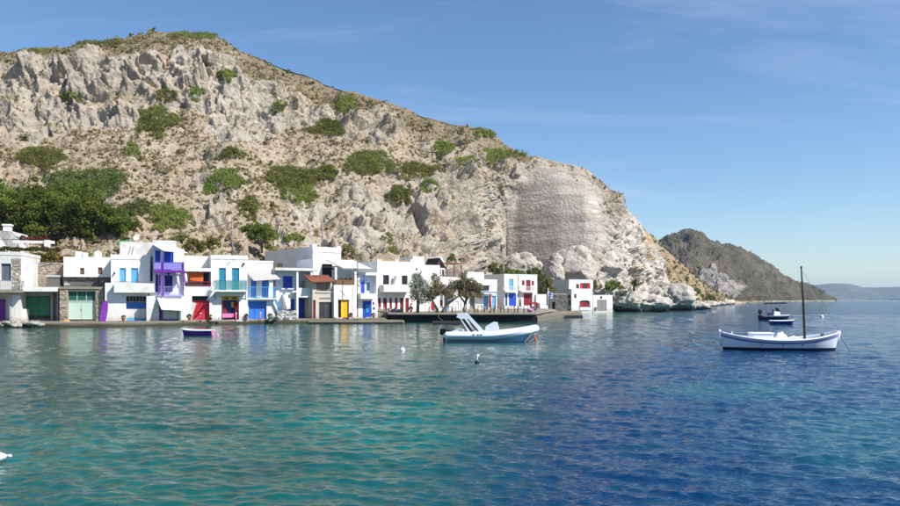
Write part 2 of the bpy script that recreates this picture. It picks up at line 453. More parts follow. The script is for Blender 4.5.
def surface(cols, px_s, counts, su, sv, z_foot=0.4, back=14, back_step=5.0):
    """hill surface: for each column the foot, then rows of (height seen, distance) up to the ridge"""
    kx = np.array(sorted(cols)); nr = len(cols[kx[0]][1]) + 1
    Yk = np.array([[cols[k][0]] + [r[1] for r in cols[k][1]] for k in kx], float)
    pk = np.array([[HY + (CAM_H - z_foot)*F/cols[k][0]] + [r[0] for r in cols[k][1]] for k in kx], float)
    Yr = np.array([np.interp(px_s, kx, Yk[:, j]) for j in range(nr)]); pr = np.array([np.interp(px_s, kx, pk[:, j]) for j in range(nr)])
    tv = np.concatenate([np.linspace(i, i+1, n, endpoint=False) for i, n in enumerate(counts)] + [[nr-1]])
    i0 = np.minimum(tv.astype(int), nr-2); fr = (tv - i0)[:, None]
    Yg = Yr[i0]*(1-fr) + Yr[i0+1]*fr; pg = pr[i0]*(1-fr) + pr[i0+1]*fr
    top_p, top_Y = pg[-1].copy(), Yg[-1].copy()
    Yg = gsmooth(gsmooth(Yg, su, 1), sv, 0); pg2 = gsmooth(gsmooth(pg, su*0.5, 1), sv, 0)
    w = np.linspace(0, 1, len(tv))[:, None]**6
    pg = pg2*(1-w) + pg*w
    X = (px_s[None, :]-CX)/F*Yg; Z = CAM_H - (pg-HY)/F*Yg
    P = np.stack([X, Yg, Z], -1)
    bk = []
    for k in range(1, back+1):
        q = P[-1].copy(); d = back_step*0.12*k + back_step*0.075*k*k; s = d/np.maximum(q[:, 1], 1)
        q[:, 0] += q[:, 0]*s; q[:, 1] += d; q[:, 2] -= -0.12*d + 0.10*d*d/back_step
        bk.append(q)
    return np.concatenate([P, np.array(bk)]), pg

def grid_normals(P):
    du = np.gradient(P, axis=1); dv = np.gradient(P, axis=0)
    n = np.cross(du, dv); n /= np.linalg.norm(n, axis=2, keepdims=True) + 1e-9
    return n if n[..., 2].mean() > 0 else -n     # one side for the whole sheet: up and out
def grid_faces(nv, nu):
    a = np.arange(nv*nu).reshape(nv, nu)
    return np.stack([a[:-1, :-1], a[:-1, 1:], a[1:, 1:], a[1:, :-1]], -1).reshape(-1, 4)

# ------------------------------------------------------------------ the big hill behind the village
HILL = {
 -260: (78, [(262,80),(248,88),(200,110),(150,132),(128,140),(95,150),(70,156),(60,170)]),
 0:   (87, [(263,89.5),(250,97),(200,118),(150,138),(128,147),(92,155),(64,160),(53,176)]),
 60:  (88, [(264,90.5),(250,98),(200,119),(150,139),(122,150),(84,157),(60,162),(48,180)]),
 100: (89, [(266,92),(250,100),(200,120),(150,140),(118,152),(82,159),(58,163),(44.5,184)]),
 140: (90, [(268,93),(252,101),(200,121),(150,141),(112,154),(78,161),(54,165),(37,190)]),
 180: (92, [(268,95),(252,103),(200,122),(150,142),(108,156),(76,162),(55,166),(32,195)]),
 215: (94, [(266,98),(250,106),(200,124),(150,143),(108,157),(78,163),(58,168),(37,192)]),
 240: (96, [(262,103),(250,110),(202,126),(155,143),(115,157),(85,164),(66,169),(48,191)]),
 260: (97, [(260,109),(248,114),(205,128),(160,144),(122,158),(92,165),(75,170),(55,190)]),
 300: (101,[(260,113),(248,117),(210,130),(165,146),(130,158),(107,166),(90,171),(70,188)]),
 350: (106,[(262,116),(250,120),(220,131),(180,146),(148,158),(125,167),(108,173),(91,186)]),
 400: (112,[(264,121),(252,125),(228,134),(195,148),(165,159),(142,168),(125,174),(108,185)]),
 440: (118,[(262,129),(250,133),(228,140),(200,150),(175,159),(152,168),(137,174),(120,184)]),
 475: (134,[(275,143),(258,147),(235,152),(210,158),(187,164),(163,171),(147,175),(129,184)]),
 490: (155,[(285,163),(262,165),(238,168),(215,171),(195,174),(175,177),(158,181),(135,188)]),
 498: (160,[(288,176),(264,177.5),(240,179),(215,181),(194,183),(176,185),(162,187),(139,191)]),
 505: (166,[(290,187),(265,188.5),(240,190),(215,190.5),(200,186),(185,186.5),(165,190),(146,195)]),
 515: (167,[(290,185.5),(265,187),(240,189),(215,190.5),(196,191.5),(183,188),(168,190.5),(151,195)]),
 530: (167,[(290,182.5),(265,184),(240,186),(215,188),(192,190),(172,192),(164,193),(156,196)]),
 560: (167,[(290,176.5),(265,178.5),(240,181),(215,184),(192,187),(177,190),(170,193),(162,197)]),
 585: (167,[(290,174),(265,176),(240,178.5),(215,182),(198,185.5),(185,189),(177,193),(169.5,198)]),
 600: (168,[(290,172),(270,174),(250,177),(230,180),(212,184),(198,188),(188,192),(178.5,196)]),
 612: (170,[(291,174),(274,177),(256,180),(238,184),(222,188),(208,191),(198,194),(190,198)]),
 622: (173,[(293,177),(278,180),(262,183),(247,187),(232,190),(220,193),(210,196),(202,200)]),
 634: (180,[(295,184),(283,187),(270,190),(257,193),(245,196),(234,199),(224,202),(216,205)]),
 650: (190,[(297,194),(290,197),(281,200),(271,203),(260,206),(250,209),(242,212),(235,215)]),
 660: (198,[(300,201),(296,203),(291,205),(285,207),(278,209),(271,211),(264,213),(257,215)]),
 668: (203,[(304,204),(302,206),(299,208),(296,209),(292,211),(288,212),(284,213),(280,214)]),
 680: (208,[(308,209),(307,210),(306,211),(305.5,212),(305,213),(304.5,214),(304,215),(303.5,216)]),
 695: (212,[(312.5,213),(312.5,214),(312.4,215),(312.4,216),(312.3,217),(312.3,218),(312.2,219),(312.2,220)]),
 716: (216,[(313,218),(313,219),(313,220),(313,221),(313,222),(313,223),(313,224),(313,225)]),
}
px_s = np.concatenate([np.arange(-260, -20, 2.0), np.arange(-20, 486, 0.9), np.arange(486, 508, 0.16), np.arange(508, 598, 0.9), np.arange(598, 700, 0.7), np.arange(700, 717, 1.5)])
P, PG = surface(HILL, px_s, [14, 18, 58, 58, 48, 52, 40, 40], 3.0, 5.0)
nv, nu = P.shape[:2]
N = grid_normals(P)
PXg = np.broadcast_to(px_s, (nv, nu)).ravel()
PYg = np.concatenate([PG, np.repeat(PG[-1:], nv-len(PG), 0)]).ravel()
Pf, Nf = P.reshape(-1, 3), N.reshape(-1, 3)
isback = (np.arange(nv) >= len(PG)).repeat(nu)

def ell(cx, cy, rx, ry, w, soft=0.5):
    d = np.sqrt(((PXg-cx)/rx)**2 + ((PYg-cy)/ry)**2)
    return w*(1-sstep(1-soft, 1+soft, d))
rock = 0.34 + 0.85*fbm(Pf/np.array([15, 15, 8.0]), 4) + 0.95*fbm(Pf/np.array([5.5, 5.5, 3.2]) + 40, 4)
for e in [(20,100,60,45,.75),(-120,100,90,45,.8),(100,75,75,26,.7),(110,122,42,14,.8),(195,76,42,32,1.0),(228,105,26,45,.6),(262,100,40,32,.45),
          (235,128,26,18,.5),(95,212,60,10,.4),(100,150,14,8,.5),(300,95,50,20,.35),(395,130,50,16,.55),(360,118,40,18,.45),(330,228,75,26,.45),(300,208,26,12,.5),
          (405,215,50,30,.5),(450,215,50,50,.75),(470,175,45,25,.4),(480,240,30,50,.8),(540,225,65,75,1.2),(610,235,50,80,1.2),(660,270,45,40,1.2),(190,170,20,10,.35),(350,245,60,14,.35)]:
    rock += ell(*e)
for e in [(170,150,60,22,.5),(60,150,60,24,.35),(290,165,60,24,.35),(255,200,34,16,.3),(150,205,40,14,.3),(180,38,120,10,.9),(60,50,90,6,.7),(300,70,40,8,.4),(420,160,50,10,.35),(520,152,60,8,.7),(380,100,60,7,.5),(460,130,50,8,.5)]:
    rock -= ell(*e)
slope = 1 - np.abs(Nf[:, 2])
rock += 0.5*(sstep(0.35, 0.65, slope) - 0.4)
strata = ell(553, 232, 56, 72, 1.0, 0.18) * (1-0.6*sstep(596, 618, PXg))
white = np.clip(ell(650, 268, 52, 62, 1.0, 0.3) * sstep(588, 612, PXg - (PYg-230)*-0.10) + ell(487, 226, 14, 34, .5) + ell(330, 226, 80, 24, .4) + ell(230, 110, 60, 50, .25), 0, 1)
topd = PYg - np.tile(PG[-1], nv)
cap = np.where(isback, 1.0, 1-sstep(8, 24, topd + 8*fbm(Pf/8.0, 3))) * sstep(640, 600, PXg)
rock = np.where(isback, rock, rock - 0.35*cap)
rock = np.clip(np.where(isback, 0.25, rock), 0, 1)

warp = np.stack([fbm(Pf/8.0 + k*31, 4) for k in range(3)], -1)*3.4
q = Pf + warp
F1c, F2c, IDc = worley(q/np.array([4.0, 4.0, 4.6]) + 20)
crackc = 1 - sstep(0.0, 0.14, F2c-F1c)
big = ridged(q/np.array([20, 20, 34.0]), 4)
# gullies running down the slope
alongx = Pf[:, 0] + 0.25*Pf[:, 1]
gul = ridged(np.stack([alongx/24 + warp[:, 0]*0.10, Pf[:, 2]/70 + 3, Pf[:, 1]/120], -1), 3)
mid = fbm(Pf/3.2, 4)
fine = fbm(Pf/0.9, 3)
zs = Pf[:, 2] - 0.10*Pf[:, 0]
bed = fbm(np.stack([Pf[:, 0]*0.04, Pf[:, 1]*0.04, zs*0.45], -1) + warp*0.02, 5)
rr = rock*(1-strata)
tt = (zs + 0.25*Pf[:, 1])/3.6 + 1.3*fbm(Pf/9.0 + 91, 3); saw = tt - np.floor(tt); saw = np.minimum(saw/0.86, (1-saw)/0.14)
fis = ridged(np.stack([alongx/5.0 + warp[:, 1]*0.25, Pf[:, 1]/12, Pf[:, 2]/20], -1) + 13, 3)
roughm = 0.25 + 0.9*sstep(-0.25, 0.4, fbm(Pf/11.0 + 200, 2))
colm = ell(150, 85, 190, 42, 1.0, .4) + ell(-150, 90, 120, 45, 1.0, .4); colm = np.clip(colm, 0, 1)
fa = facets((Pf + warp*0.8)/np.array([7.5, 7.5, 9.0])); fb = facets((Pf + warp*0.5)/np.array([3.2, 3.2, 3.0]) + 31, 11); fc_ = facets((Pf + warp*0.3)/1.25 + 63, 23)
d = rr*(3.2*(big-0.62) + 2.5*fa + 1.25*fb*(1-.35*colm) + 0.5*fc_*roughm*(1-.4*colm) - 0.45*crackc*roughm*(1-.5*colm) + 0.5*mid + 0.22*fine*roughm + 1.6*colm*(fis-0.62) + 1.0*(saw-0.5)*(1-np.exp(-((PXg-497)/12)**2))*(1-0.8*white)*(1-0.7*colm) + 1.5*(fis-0.62))
d += (1-rr)*(1-strata)*(1.3*fbm(Pf/9.0, 4) + 0.35*mid + 0.16*fine + 0.55*np.maximum(fb, 0)*sstep(0.0, 0.4, mid))
d += (1-sstep(0.05,.5,strata))*4.0*(gul-0.62)*sstep(700, 560, PXg)
d += strata*(0.16*bed + 0.10*mid + 0.06*fine + 0.5*fbm(Pf/np.array([14, 14, 30.0])+3, 2))
d += white*rock*(2.0*(ridged(q/np.array([8, 8, 18.0]) + 7, 3)-0.6))
damp = np.ones(nv); nf = len(PG)
damp[nf-16:nf] = np.linspace(1, 0.42, 16); damp[nf:] = 0.42
damp[:14] = np.linspace(0.1, 1, 14)
d *= damp.repeat(nu)
d *= 1 - 0.55*sstep(590, 630, PXg)*sstep(len(PG)-120, len(PG), np.arange(nv).repeat(nu))
Pd = Pf + Nf*d[:, None]
hill_me = np_mesh('hill', Pd, grid_faces(nv, nu), M['hill'], True, {'rock': rock, 'strata': strata, 'white': white, 'cap': cap})
hill = tag(link('hill', hill_me), kind='structure')
Pg3 = Pd.reshape(nv, nu, 3)
NN = grid_normals(Pg3)
hx = CX + Pd[:, 0]/Pd[:, 1]*F; hy = HY - (Pd[:, 2]-CAM_H)/Pd[:, 1]*F
def hill_at(px, py):
    c = (hx-px)**2 + (hy-py)**2 + np.where(isback, 1e6, 0)
    near = np.where(c < 6)[0]
    i = near[np.argmin(Pd[near, 1])] if len(near) else int(np.argmin(c))
    return Vector(Pd[i]), Vector(Nf[i])

# ------------------------------------------------------------------ slope beyond the pale cliff, headland, far hills
def side_hill(name, cols, px0, px1, step, counts, seed, amp, rk, mat, z_foot=-1.5, soft=2.0, white_e=(), back_step=8.0, noise_s=1.0):
    ps = np.arange(px0, px1, step)
    Q, pg = surface(cols, ps, counts, soft, 3.0, z_foot, 14, back_step)
    n_v, n_u = Q.shape[:2]; nn = grid_normals(Q)
    Qf, nf_ = Q.reshape(-1, 3), nn.reshape(-1, 3)
    X = np.broadcast_to(ps, (n_v, n_u)).ravel(); Yp = np.concatenate([pg, np.repeat(pg[-1:], n_v-len(pg), 0)]).ravel()
    r = np.clip(rk + 0.7*fbm(Qf/(22*noise_s)+seed, 4), 0, 1); wv = np.zeros(len(Qf)); prot = np.zeros(len(Qf))
    for cx, cy, rx, ry, w in white_e:
        m = w*(1-sstep(0.7, 1.15, np.sqrt(((X-cx)/rx)**2+((Yp-cy)/ry)**2))); wv = np.maximum(wv, m); prot += m
    r = np.clip(r + prot, 0, 1)
    s = noise_s
    f1, f2, idd = worley(Qf/np.array([6*s, 6*s, 9*s])+seed)
    dd = amp*(1.3*(ridged(Qf/np.array([26*s, 26*s, 40*s])+seed, 4)-0.6) + r*(0.9*(idd-0.5) - 0.5*(1-sstep(0, .2, f2-f1))) + 0.5*fbm(Qf/(4*s)+seed, 4)) + np.clip(prot, 0, 1)*s*(0.8 + 1.3*facets(Qf/(7*s)+seed) + 0.6*facets(Qf/(3*s)+seed, 9))
    dd = dd*(1-0.72*np.clip(prot, 0, 1)) + np.clip(prot, 0, 1)*s*(0.5 + 0.9*facets(Qf/(6*s)+seed+3) + 0.4*facets(Qf/(2.5*s)+seed, 9))
    dm = np.ones(n_v); k = len(pg); dm[k-8:k] = np.linspace(1, .5, 8); dm[k:] = .5
    Qd = Qf + nf_*(dd*dm.repeat(n_u))[:, None]
    me = np_mesh(name, Qd, grid_faces(n_v, n_u), mat, True, {'rock': r, 'strata': np.zeros(len(r)), 'white': np.clip(wv, 0, 1)})
    return tag(link(name, me), kind='structure'), Qd, r

SLOPE = {
 625: (236, [(285,248),(262,264),(240,286),(226,300)]),
 650: (238, [(288,250),(270,262),(250,280),(234,296)]),
 662: (242, [(292,252),(278,262),(262,276),(246,292)]),
 676: (248, [(296,258),(285,267),(273,278),(260,292)]),
 690: (262, [(299,270),(291,279),(282,290),(272,304)]),
 702: (290, [(300,298),(295,306),(289,316),(282,330)]),
 715: (345, [(301.5,352),(299,360),(295.5,368),(291.5,380)]),
 729: (430, [(302,436),(301,442),(300,450),(298.5,460)]),
 745: (520, [(304.5,525),(304.4,530),(304.3,535),(304.2,540)]),
}
def m_slope(name, c1, c2, c3, rk, sc, wht=(0.62, 0.60, 0.57, 1)):
    t = NT(name); c = t.coord(kind='Position')
    n1 = t.noise(c, 0.05*sc, 6, 0.6); n2 = t.noise(c, 0.35*sc, 6, 0.65); n3 = t.noise(c, 1.2*sc, 4, 0.7)
    col = t.mix(t.rng(n1, 0.4, 0.62), c1, c2)
    col = t.mix(t.rng(n2, 0.47, 0.62, 0, 0.85), col, c3)
    r = t.rng(t.math('ADD', t.attr('rock'), t.math('MULTIPLY', t.math('SUBTRACT', n2, 0.5), 1.2)), 0.5, 0.75)
    col = t.mix(t.math('MULTIPLY', r, 0.8), col, rk)
    col = t.mix(t.rng(n3, 0.55, 0.72, 0, 0.5), col, (0.06, 0.065, 0.03, 1))
    wc = t.mix(t.rng(n2, 0.42, 0.6), wht, tuple(x*0.5 for x in wht[:3])+(1,))
    col = t.mix(t.rng(t.attr('white'), 0.25, 0.6), col, wc)
    sp = t.n.new('ShaderNodeSeparateXYZ'); t.l.new(t.geo('Position'), sp.inputs[0])
    col = t.mix(t.rng(sp.outputs['Z'], 2.4, 0.7, 0, 0.8), col, (0.42, 0.36, 0.27, 1))
    return t.done(col, 0.95, t.bump(t.noise(c, 0.6*sc, 7, 0.68), 0.9, 0.9/sc), 0.1)
M['slope'] = m_slope('brown_slope', (0.27, 0.20, 0.125, 1), (0.34, 0.26, 0.17, 1), (0.16, 0.135, 0.07, 1), (0.42, 0.36, 0.28, 1), 1.0)
M['headland'] = m_slope('headland_scrub', (0.085, 0.075, 0.056, 1), (0.14, 0.115, 0.092, 1), (0.055, 0.064, 0.03, 1), (0.19, 0.155, 0.13, 1), 0.3, (0.31, 0.29, 0.265, 1))
M['farhill'] = m_slope('far_hill_scrub', (0.10, 0.10, 0.07, 1), (0.15, 0.14, 0.10, 1), (0.07, 0.08, 0.05, 1), (0.18, 0.16, 0.14, 1), 0.05)
slope_o, SLP, SLR = side_hill('rocky_slope', SLOPE, 625, 742, 0.5, [20, 22, 22, 22], 3.3, 1.9, 0.35, M['slope'], soft=3)
HEAD = {
 590: (640, [(285,690),(262,760),(245,840),(238,900)]),
 640: (600, [(290,640),(272,700),(255,790),(246,880)]),
 655: (590, [(292,625),(276,690),(256,790),(240.5,890)]),
 672: (570, [(292,600),(276,660),(255,770),(232.5,890)]),
 690: (550, [(292,580),(275,650),(252,770),(228,900)]),
 700: (545, [(292,570),(274,640),(252,780),(232,905)]),
 708: (540, [(292,570),(276,650),(256,790),(239.5,910)]),
 720: (540, [(292,570),(276,650),(258,800),(243,930)]),
 740: (560, [(294,600),(280,700),(264,830),(247.5,960)]),
 755: (680, [(296,720),(284,800),(270,900),(255.5,1000)]),
 775: (860, [(297,890),(290,950),(279,1020),(268,1090)]),
 790: (980, [(298,1000),(293,1050),(285,1110),(277.5,1160)]),
 798: (1040,[(298,1060),(294,1100),(288,1150),(283.5,1190)]),
 815: (1180,[(298,1190),(295,1210),(291,1235),(287,1260)]),
 823: (1240,[(299,1250),(297,1260),(295,1275),(292.5,1290)]),
 830: (1290,[(299.6,1300),(299,1305),(298.3,1310),(297.5,1320)]),
 838: (1350,[(302.6,1355),(302.6,1360),(302.6,1365),(302.6,1370)]),
}
head_o, HDP, HDR = side_hill('headland', HEAD, 590, 838, 0.5, [26, 26, 28, 28], 8.7, 15.0, 0.22, M['headland'], soft=2.5, back_step=25, noise_s=2.6,
    white_e=[(704,286,8,18,.8),(713,276,7,12,.8),(724,286,9,16,.9),(733,291,9,10,.8)])
FAR = {760: (5600, [(297,5700),(293,5800),(289,5950),(286,6100)]), 800: (5600, [(297,5700),(293,5800),(290,5950),(287.5,6100)]),
 830: (5600, [(297,5700),(292,5800),(287,5950),(284,6100)]), 850: (5600, [(297,5700),(292,5800),(287.5,5950),(284.3,6100)]),
 864: (5600, [(297,5700),(293,5800),(290,5950),(288.2,6100)]), 885: (5600, [(297,5700),(293,5800),(290,5950),(287.5,6100)]),
 920: (5600, [(297,5700),(293,5800),(290,5950),(286,6100)]), 1100: (5600, [(297,5700),(293,5800),(288,5950),(282,6100)])}
far_o, _, _ = side_hill('far_hills', FAR, 760, 1100, 1.0, [8, 10, 10, 10], 5.1, 16, 0.1, M['farhill'], soft=4, back_step=120, noise_s=14)

# ------------------------------------------------------------------ the sea
thb = np.radians(np.concatenate([np.arange(-75, -36, 1.2), np.arange(-36, 36, 0.115), np.arange(36, 76, 1.2)]))
rs = [2.0]
while rs[-1] < 7: rs.append(rs[-1]*1.03)
while rs[-1] < 42: rs.append(rs[-1]*1.0034)
while rs[-1] < 160: rs.append(rs[-1]*1.009)
while rs[-1] < 30000: rs.append(rs[-1]*1.12)
rs = np.array(rs)
R_, T_ = np.meshgrid(rs, thb, indexing='ij')
SX, SY = (R_*np.sin(T_)).ravel(), (R_*np.cos(T_)).ravel(); SR = R_.ravel()
SZ = np.zeros_like(SX)
wr = np.random.default_rng(5)
gust = 0.75 + 0.5*fbm(np.stack([SX*0.045, SY*0.03, SX*0], -1) + 3, 3)
for k in range(80):
    lam = 0.17 * (2.8/0.17)**(k/79.0)
    ang = math.radians(206) + wr.normal()*0.62
    kx_, ky_ = math.sin(ang)*2*math.pi/lam, math.cos(ang)*2*math.pi/lam
    amp = lam/(2*math.pi) * 0.031 * (1.3 if lam < 0.5 else 1.0 if lam < 1.0 else 0.45)
    fade = 1 - sstep(lam*45, lam*95, SR)
    ph = wr.uniform(0, 6.28)
    w_ = np.sin(kx_*SX + ky_*SY + ph)
    SZ += amp*fade*(w_ + 0.25*np.cos(2*(kx_*SX + ky_*SY + ph)))*gust
inner = SR < 400
dsafe = np.where(SY > 1, SY, 1.0)
spx, spy = CX + SX/dsafe*F, HY + CAM_H/dsafe*F
nlow = fbm(np.stack([SX*0.06, SY*0.045, SX*0+2], -1), 4); nlow2 = fbm(np.stack([SX*0.2, SY*0.13, SX*0+9], -1), 4)
thr = np.interp(spy, [299, 312, 322, 335, 360, 400, 440, 506, 700], [720, 665, 610, 560, 520, 490, 455, 410, 360])
deep = sstep(-120, 130, spx - thr + 150*nlow + 70*nlow2)
def sp(cx, cy, rx, ry): return 1 - sstep(0.35, 1.25, np.sqrt(((spx-cx)/rx)**2 + ((spy-cy)/ry)**2) + 0.5*nlow2)
shoal = np.maximum.reduce([0.85*sp(400, 425, 110, 28), 0.7*sp(100, 470, 160, 45), 0.55*sp(560, 350, 60, 12), 0.35*sp(865, 440, 90, 42), 0.8*sp(590, 316, 70, 6), 0.4*sp(740,392,110,10)])
weed_and_reflection = np.maximum.reduce([0.9*sp(70, 385, 130, 34), 0.7*sp(195, 428, 45, 12), 0.6*sp(300, 372, 120, 20), 0.55*sp(250, 470, 60, 14), 0.7*sp(90, 350, 110, 10), 0.5*sp(500, 425, 60, 26)])  # dark weed beds, with the hill's brown reflection put into the colour too
weed_and_reflection = np.clip(weed_and_reflection + 0.35*sstep(0.05, 0.4, nlow2)*(1-deep), 0, 1)
t = NT('sea_water'); c = t.coord(kind='Position')
body = t.mix(t.attr('deep'), (0.003, 0.088, 0.073, 1), (0.0005, 0.027, 0.090, 1))
body = t.mix(t.math('MULTIPLY', t.attr('shoal'), 0.8), body, (0.005, 0.165, 0.138, 1))
body = t.mix(t.math('MULTIPLY', t.attr('weed_and_reflection'), 0.75), body, (0.010, 0.032, 0.026, 1))
body = t.mix(t.rng(t.noise(c, 0.9, 4, 0.6), 0.35, 0.7, 0, 0.35), body, (0.006, 0.06, 0.085, 1))
mott = t.math('MULTIPLY', t.math('SUBTRACT', 1.0, t.attr('deep')), 0.75)
body = t.mix(t.math('MULTIPLY', mott, t.rng(t.noise(c, 2.4, 4, 0.6, 0.8), 0.44, 0.62)), body, (0.010, 0.060, 0.040, 1))
body = t.mix(t.math('MULTIPLY', mott, t.rng(t.noise(c, 1.5, 3, 0.6, 0.5), 0.56, 0.70)), body, (0.003, 0.062, 0.095, 1))
cw = t.coord(scale=(0.75, 1.5, 1), rot=(0, 0, math.radians(24)), kind='Position')
w1 = t.noise(cw, 4.6, 4, 0.6, 0.6); w2 = t.noise(cw, 0.75, 4, 0.55, 0.4); w3 = t.noise(cw, 15.0, 2, 0.5)
h = t.math('ADD', t.math('MULTIPLY', w1, 0.036), t.math('ADD', t.math('MULTIPLY', w2, 0.036), t.math('MULTIPLY', w3, 0.005)))
h = t.math('MULTIPLY', h, t.math('MULTIPLY', t.rng(t.attr('deep'), 0, 1, 0.46, 2.3), t.attr('lod')))
M['sea'] = t.done(body, 0.045, t.bump(h, 1.0, 1.0)); t.b.inputs['IOR'].default_value = 1.333
sea_me = np_mesh('sea', np.stack([SX, SY, SZ], -1), grid_faces(len(rs), len(thb))[:, ::-1], M['sea'], True, {'deep': deep, 'shoal': shoal, 'weed_and_reflection': weed_and_reflection, 'lod': 0.75+0.35*sstep(9, 45, SR)})
sea = tag(link('sea', sea_me), kind='structure')
# sea bed so that the land stands on something below the surface
bed_b = MB(); bed_b.box(-20000, 20000, -300, 30000, -6.0, -5.0)
_t = NT('sea_bed_sand'); _c = _t.coord(kind='Position')
tag(bed_b.build('sea_bed', _t.done(_t.mix(_t.noise(_c, 0.2), (0.3, 0.27, 0.2, 1), (0.2, 0.19, 0.13, 1)), 0.9)), kind='structure')
# ------------------------------------------------------------------ vegetation
def leaves(C, size, rng, flat=0.0):
    """one small four-cornered leaf spray per centre"""
    n = len(C)
    a = rng.normal(size=(n, 3)); a /= np.linalg.norm(a, axis=1)[:, None]
    b = np.cross(a, rng.normal(size=(n, 3))); b /= np.linalg.norm(b, axis=1)[:, None]
    s = (size*rng.uniform(0.6, 1.35, n))[:, None] if not hasattr(size, '__len__') else (size*rng.uniform(0.6, 1.35, n))[:, None]
    a = a*s; b = b*s*0.62
    V = np.stack([C-a, C+b*0.9-a*0.1, C+a, C-b], 1).reshape(-1, 3)
    return V, np.arange(4*n).reshape(n, 4)
def clump_cloud(centres, radii, per, rng, squash=0.8):
    out = []
    for c, r in zip(centres, radii):
        k = max(6, int(per*r*r)) if per > 60 else int(per)
        u = rng.normal(size=(k, 3)); u /= np.linalg.norm(u, axis=1)[:, None]
        rr_ = r*(0.45 + 0.6*rng.random(k))[:, None]
        out.append(np.asarray(c) + u*rr_*np.array([1, 1, squash]))
    return np.concatenate(out)

def bush_mesh(name, seed, n_cl, per, leaf, mat, h=0.45, gap=0.0):
    rng = np.random.default_rng(seed)
    cs, rd = [], []
    for k in range(n_cl):
        r = math.sqrt(rng.random()); an = rng.random()*6.283
        edge = 0.82 + 0.28*math.sin(an*2+seed) * math.cos(an*3+seed*2)
        x, y = r*math.cos(an)*edge, r*math.sin(an)*edge
        z = h*math.sqrt(max(0, 1-r*r))*rng.uniform(0.55, 1.05)
        cs.append((x, y, z)); rd.append(rng.uniform(0.10, 0.20)*(1.15-0.35*r))
    C = []
    for c, r in zip(cs, rd):
        u = rng.normal(size=(per, 3)); u /= np.linalg.norm(u, axis=1)[:, None]
        C.append(np.asarray(c) + u*(r*(0.4+0.65*rng.random(per)))[:, None]*np.array([1, 1, 0.75]))
    C = np.concatenate(C); C[:, 2] = np.maximum(C[:, 2], -0.05)
    V, Fc = leaves(C, leaf, rng)
    return np_mesh(name, V, Fc, mat)
BUSH_S = [bush_mesh('bush', s, 34, 36, 0.085, M['bush'], 0.6) for s in (4, 5, 6)]
BUSH_Y = [bush_mesh('bush', s, 40, 40, 0.075, M['ygreen'], 0.7) for s in (7, 8)]

_bc = [0]
def hill_bush(box, label, pool=None, hgt=1.0, group='green bushes on the hillside', mat=None):
    """bush grown on the slope: leaf clumps stand on the ground inside its outline, deeper in the middle"""
    x0, x1, y0, y1 = box; _bc[0] += 1; rng = np.random.default_rng(500+_bc[0])
    cx, cy, rx, ry = (x0+x1)/2, (y0+y1)/2, (x1-x0)/2*1.04, (y1-y0)/2*1.04
    ang = np.arctan2((hy-cy)/ry, (hx-cx)/rx); rad = np.sqrt(((hx-cx)/rx)**2+((hy-cy)/ry)**2)
    lim = 0.88 + 0.14*np.sin(ang*3+_bc[0]) + 0.10*np.sin(ang*5+2*_bc[0]) + 0.45*fbm(Pd/2.2 + _bc[0]*3, 2)
    ok = np.where((rad < lim) & ~isback)[0]
    Ym = np.median(Pd[ok, 1]); ok = ok[np.abs(Pd[ok, 1]-Ym) < 9]
    c0 = Pd[ok].mean(0)
    w = rx/F*c0[1]; area = math.pi*rx*ry*(c0[1]/F)**2
    n = int(np.clip(area*9, 24, 420)); sel = rng.choice(ok, size=min(n, len(ok)), replace=False)
    dome = np.sqrt(np.clip(1-(rad[sel]/1.05)**2, 0.05, 1))
    ht = min(1.7, 0.4 + 0.17*min(w, 7))*hgt
    up = NN.reshape(-1, 3)[sel]*0.45 + np.array([0, -0.1, 0.75])
    cs = Pd[sel] + up*(ht*dome*rng.uniform(0.45, 1.0, len(sel)))[:, None]
    per = 34; r = (0.34 + 0.26*rng.random(len(sel)))*min(1.25, 0.6+0.12*w)
    u = rng.normal(size=(len(sel), per, 3)); u /= np.linalg.norm(u, axis=2, keepdims=True)
    C = cs[:, None, :] + u*(r[:, None, None]*(0.35+0.75*rng.random((len(sel), per, 1))))*np.array([1, 1, .8])
    V, Fc = leaves(C.reshape(-1, 3)-c0, 0.135, rng)
    o = link('bush', np_mesh('bush', V, Fc, mat or M['bush']), None, c0)
    return tag(o, label, 'bush', group)

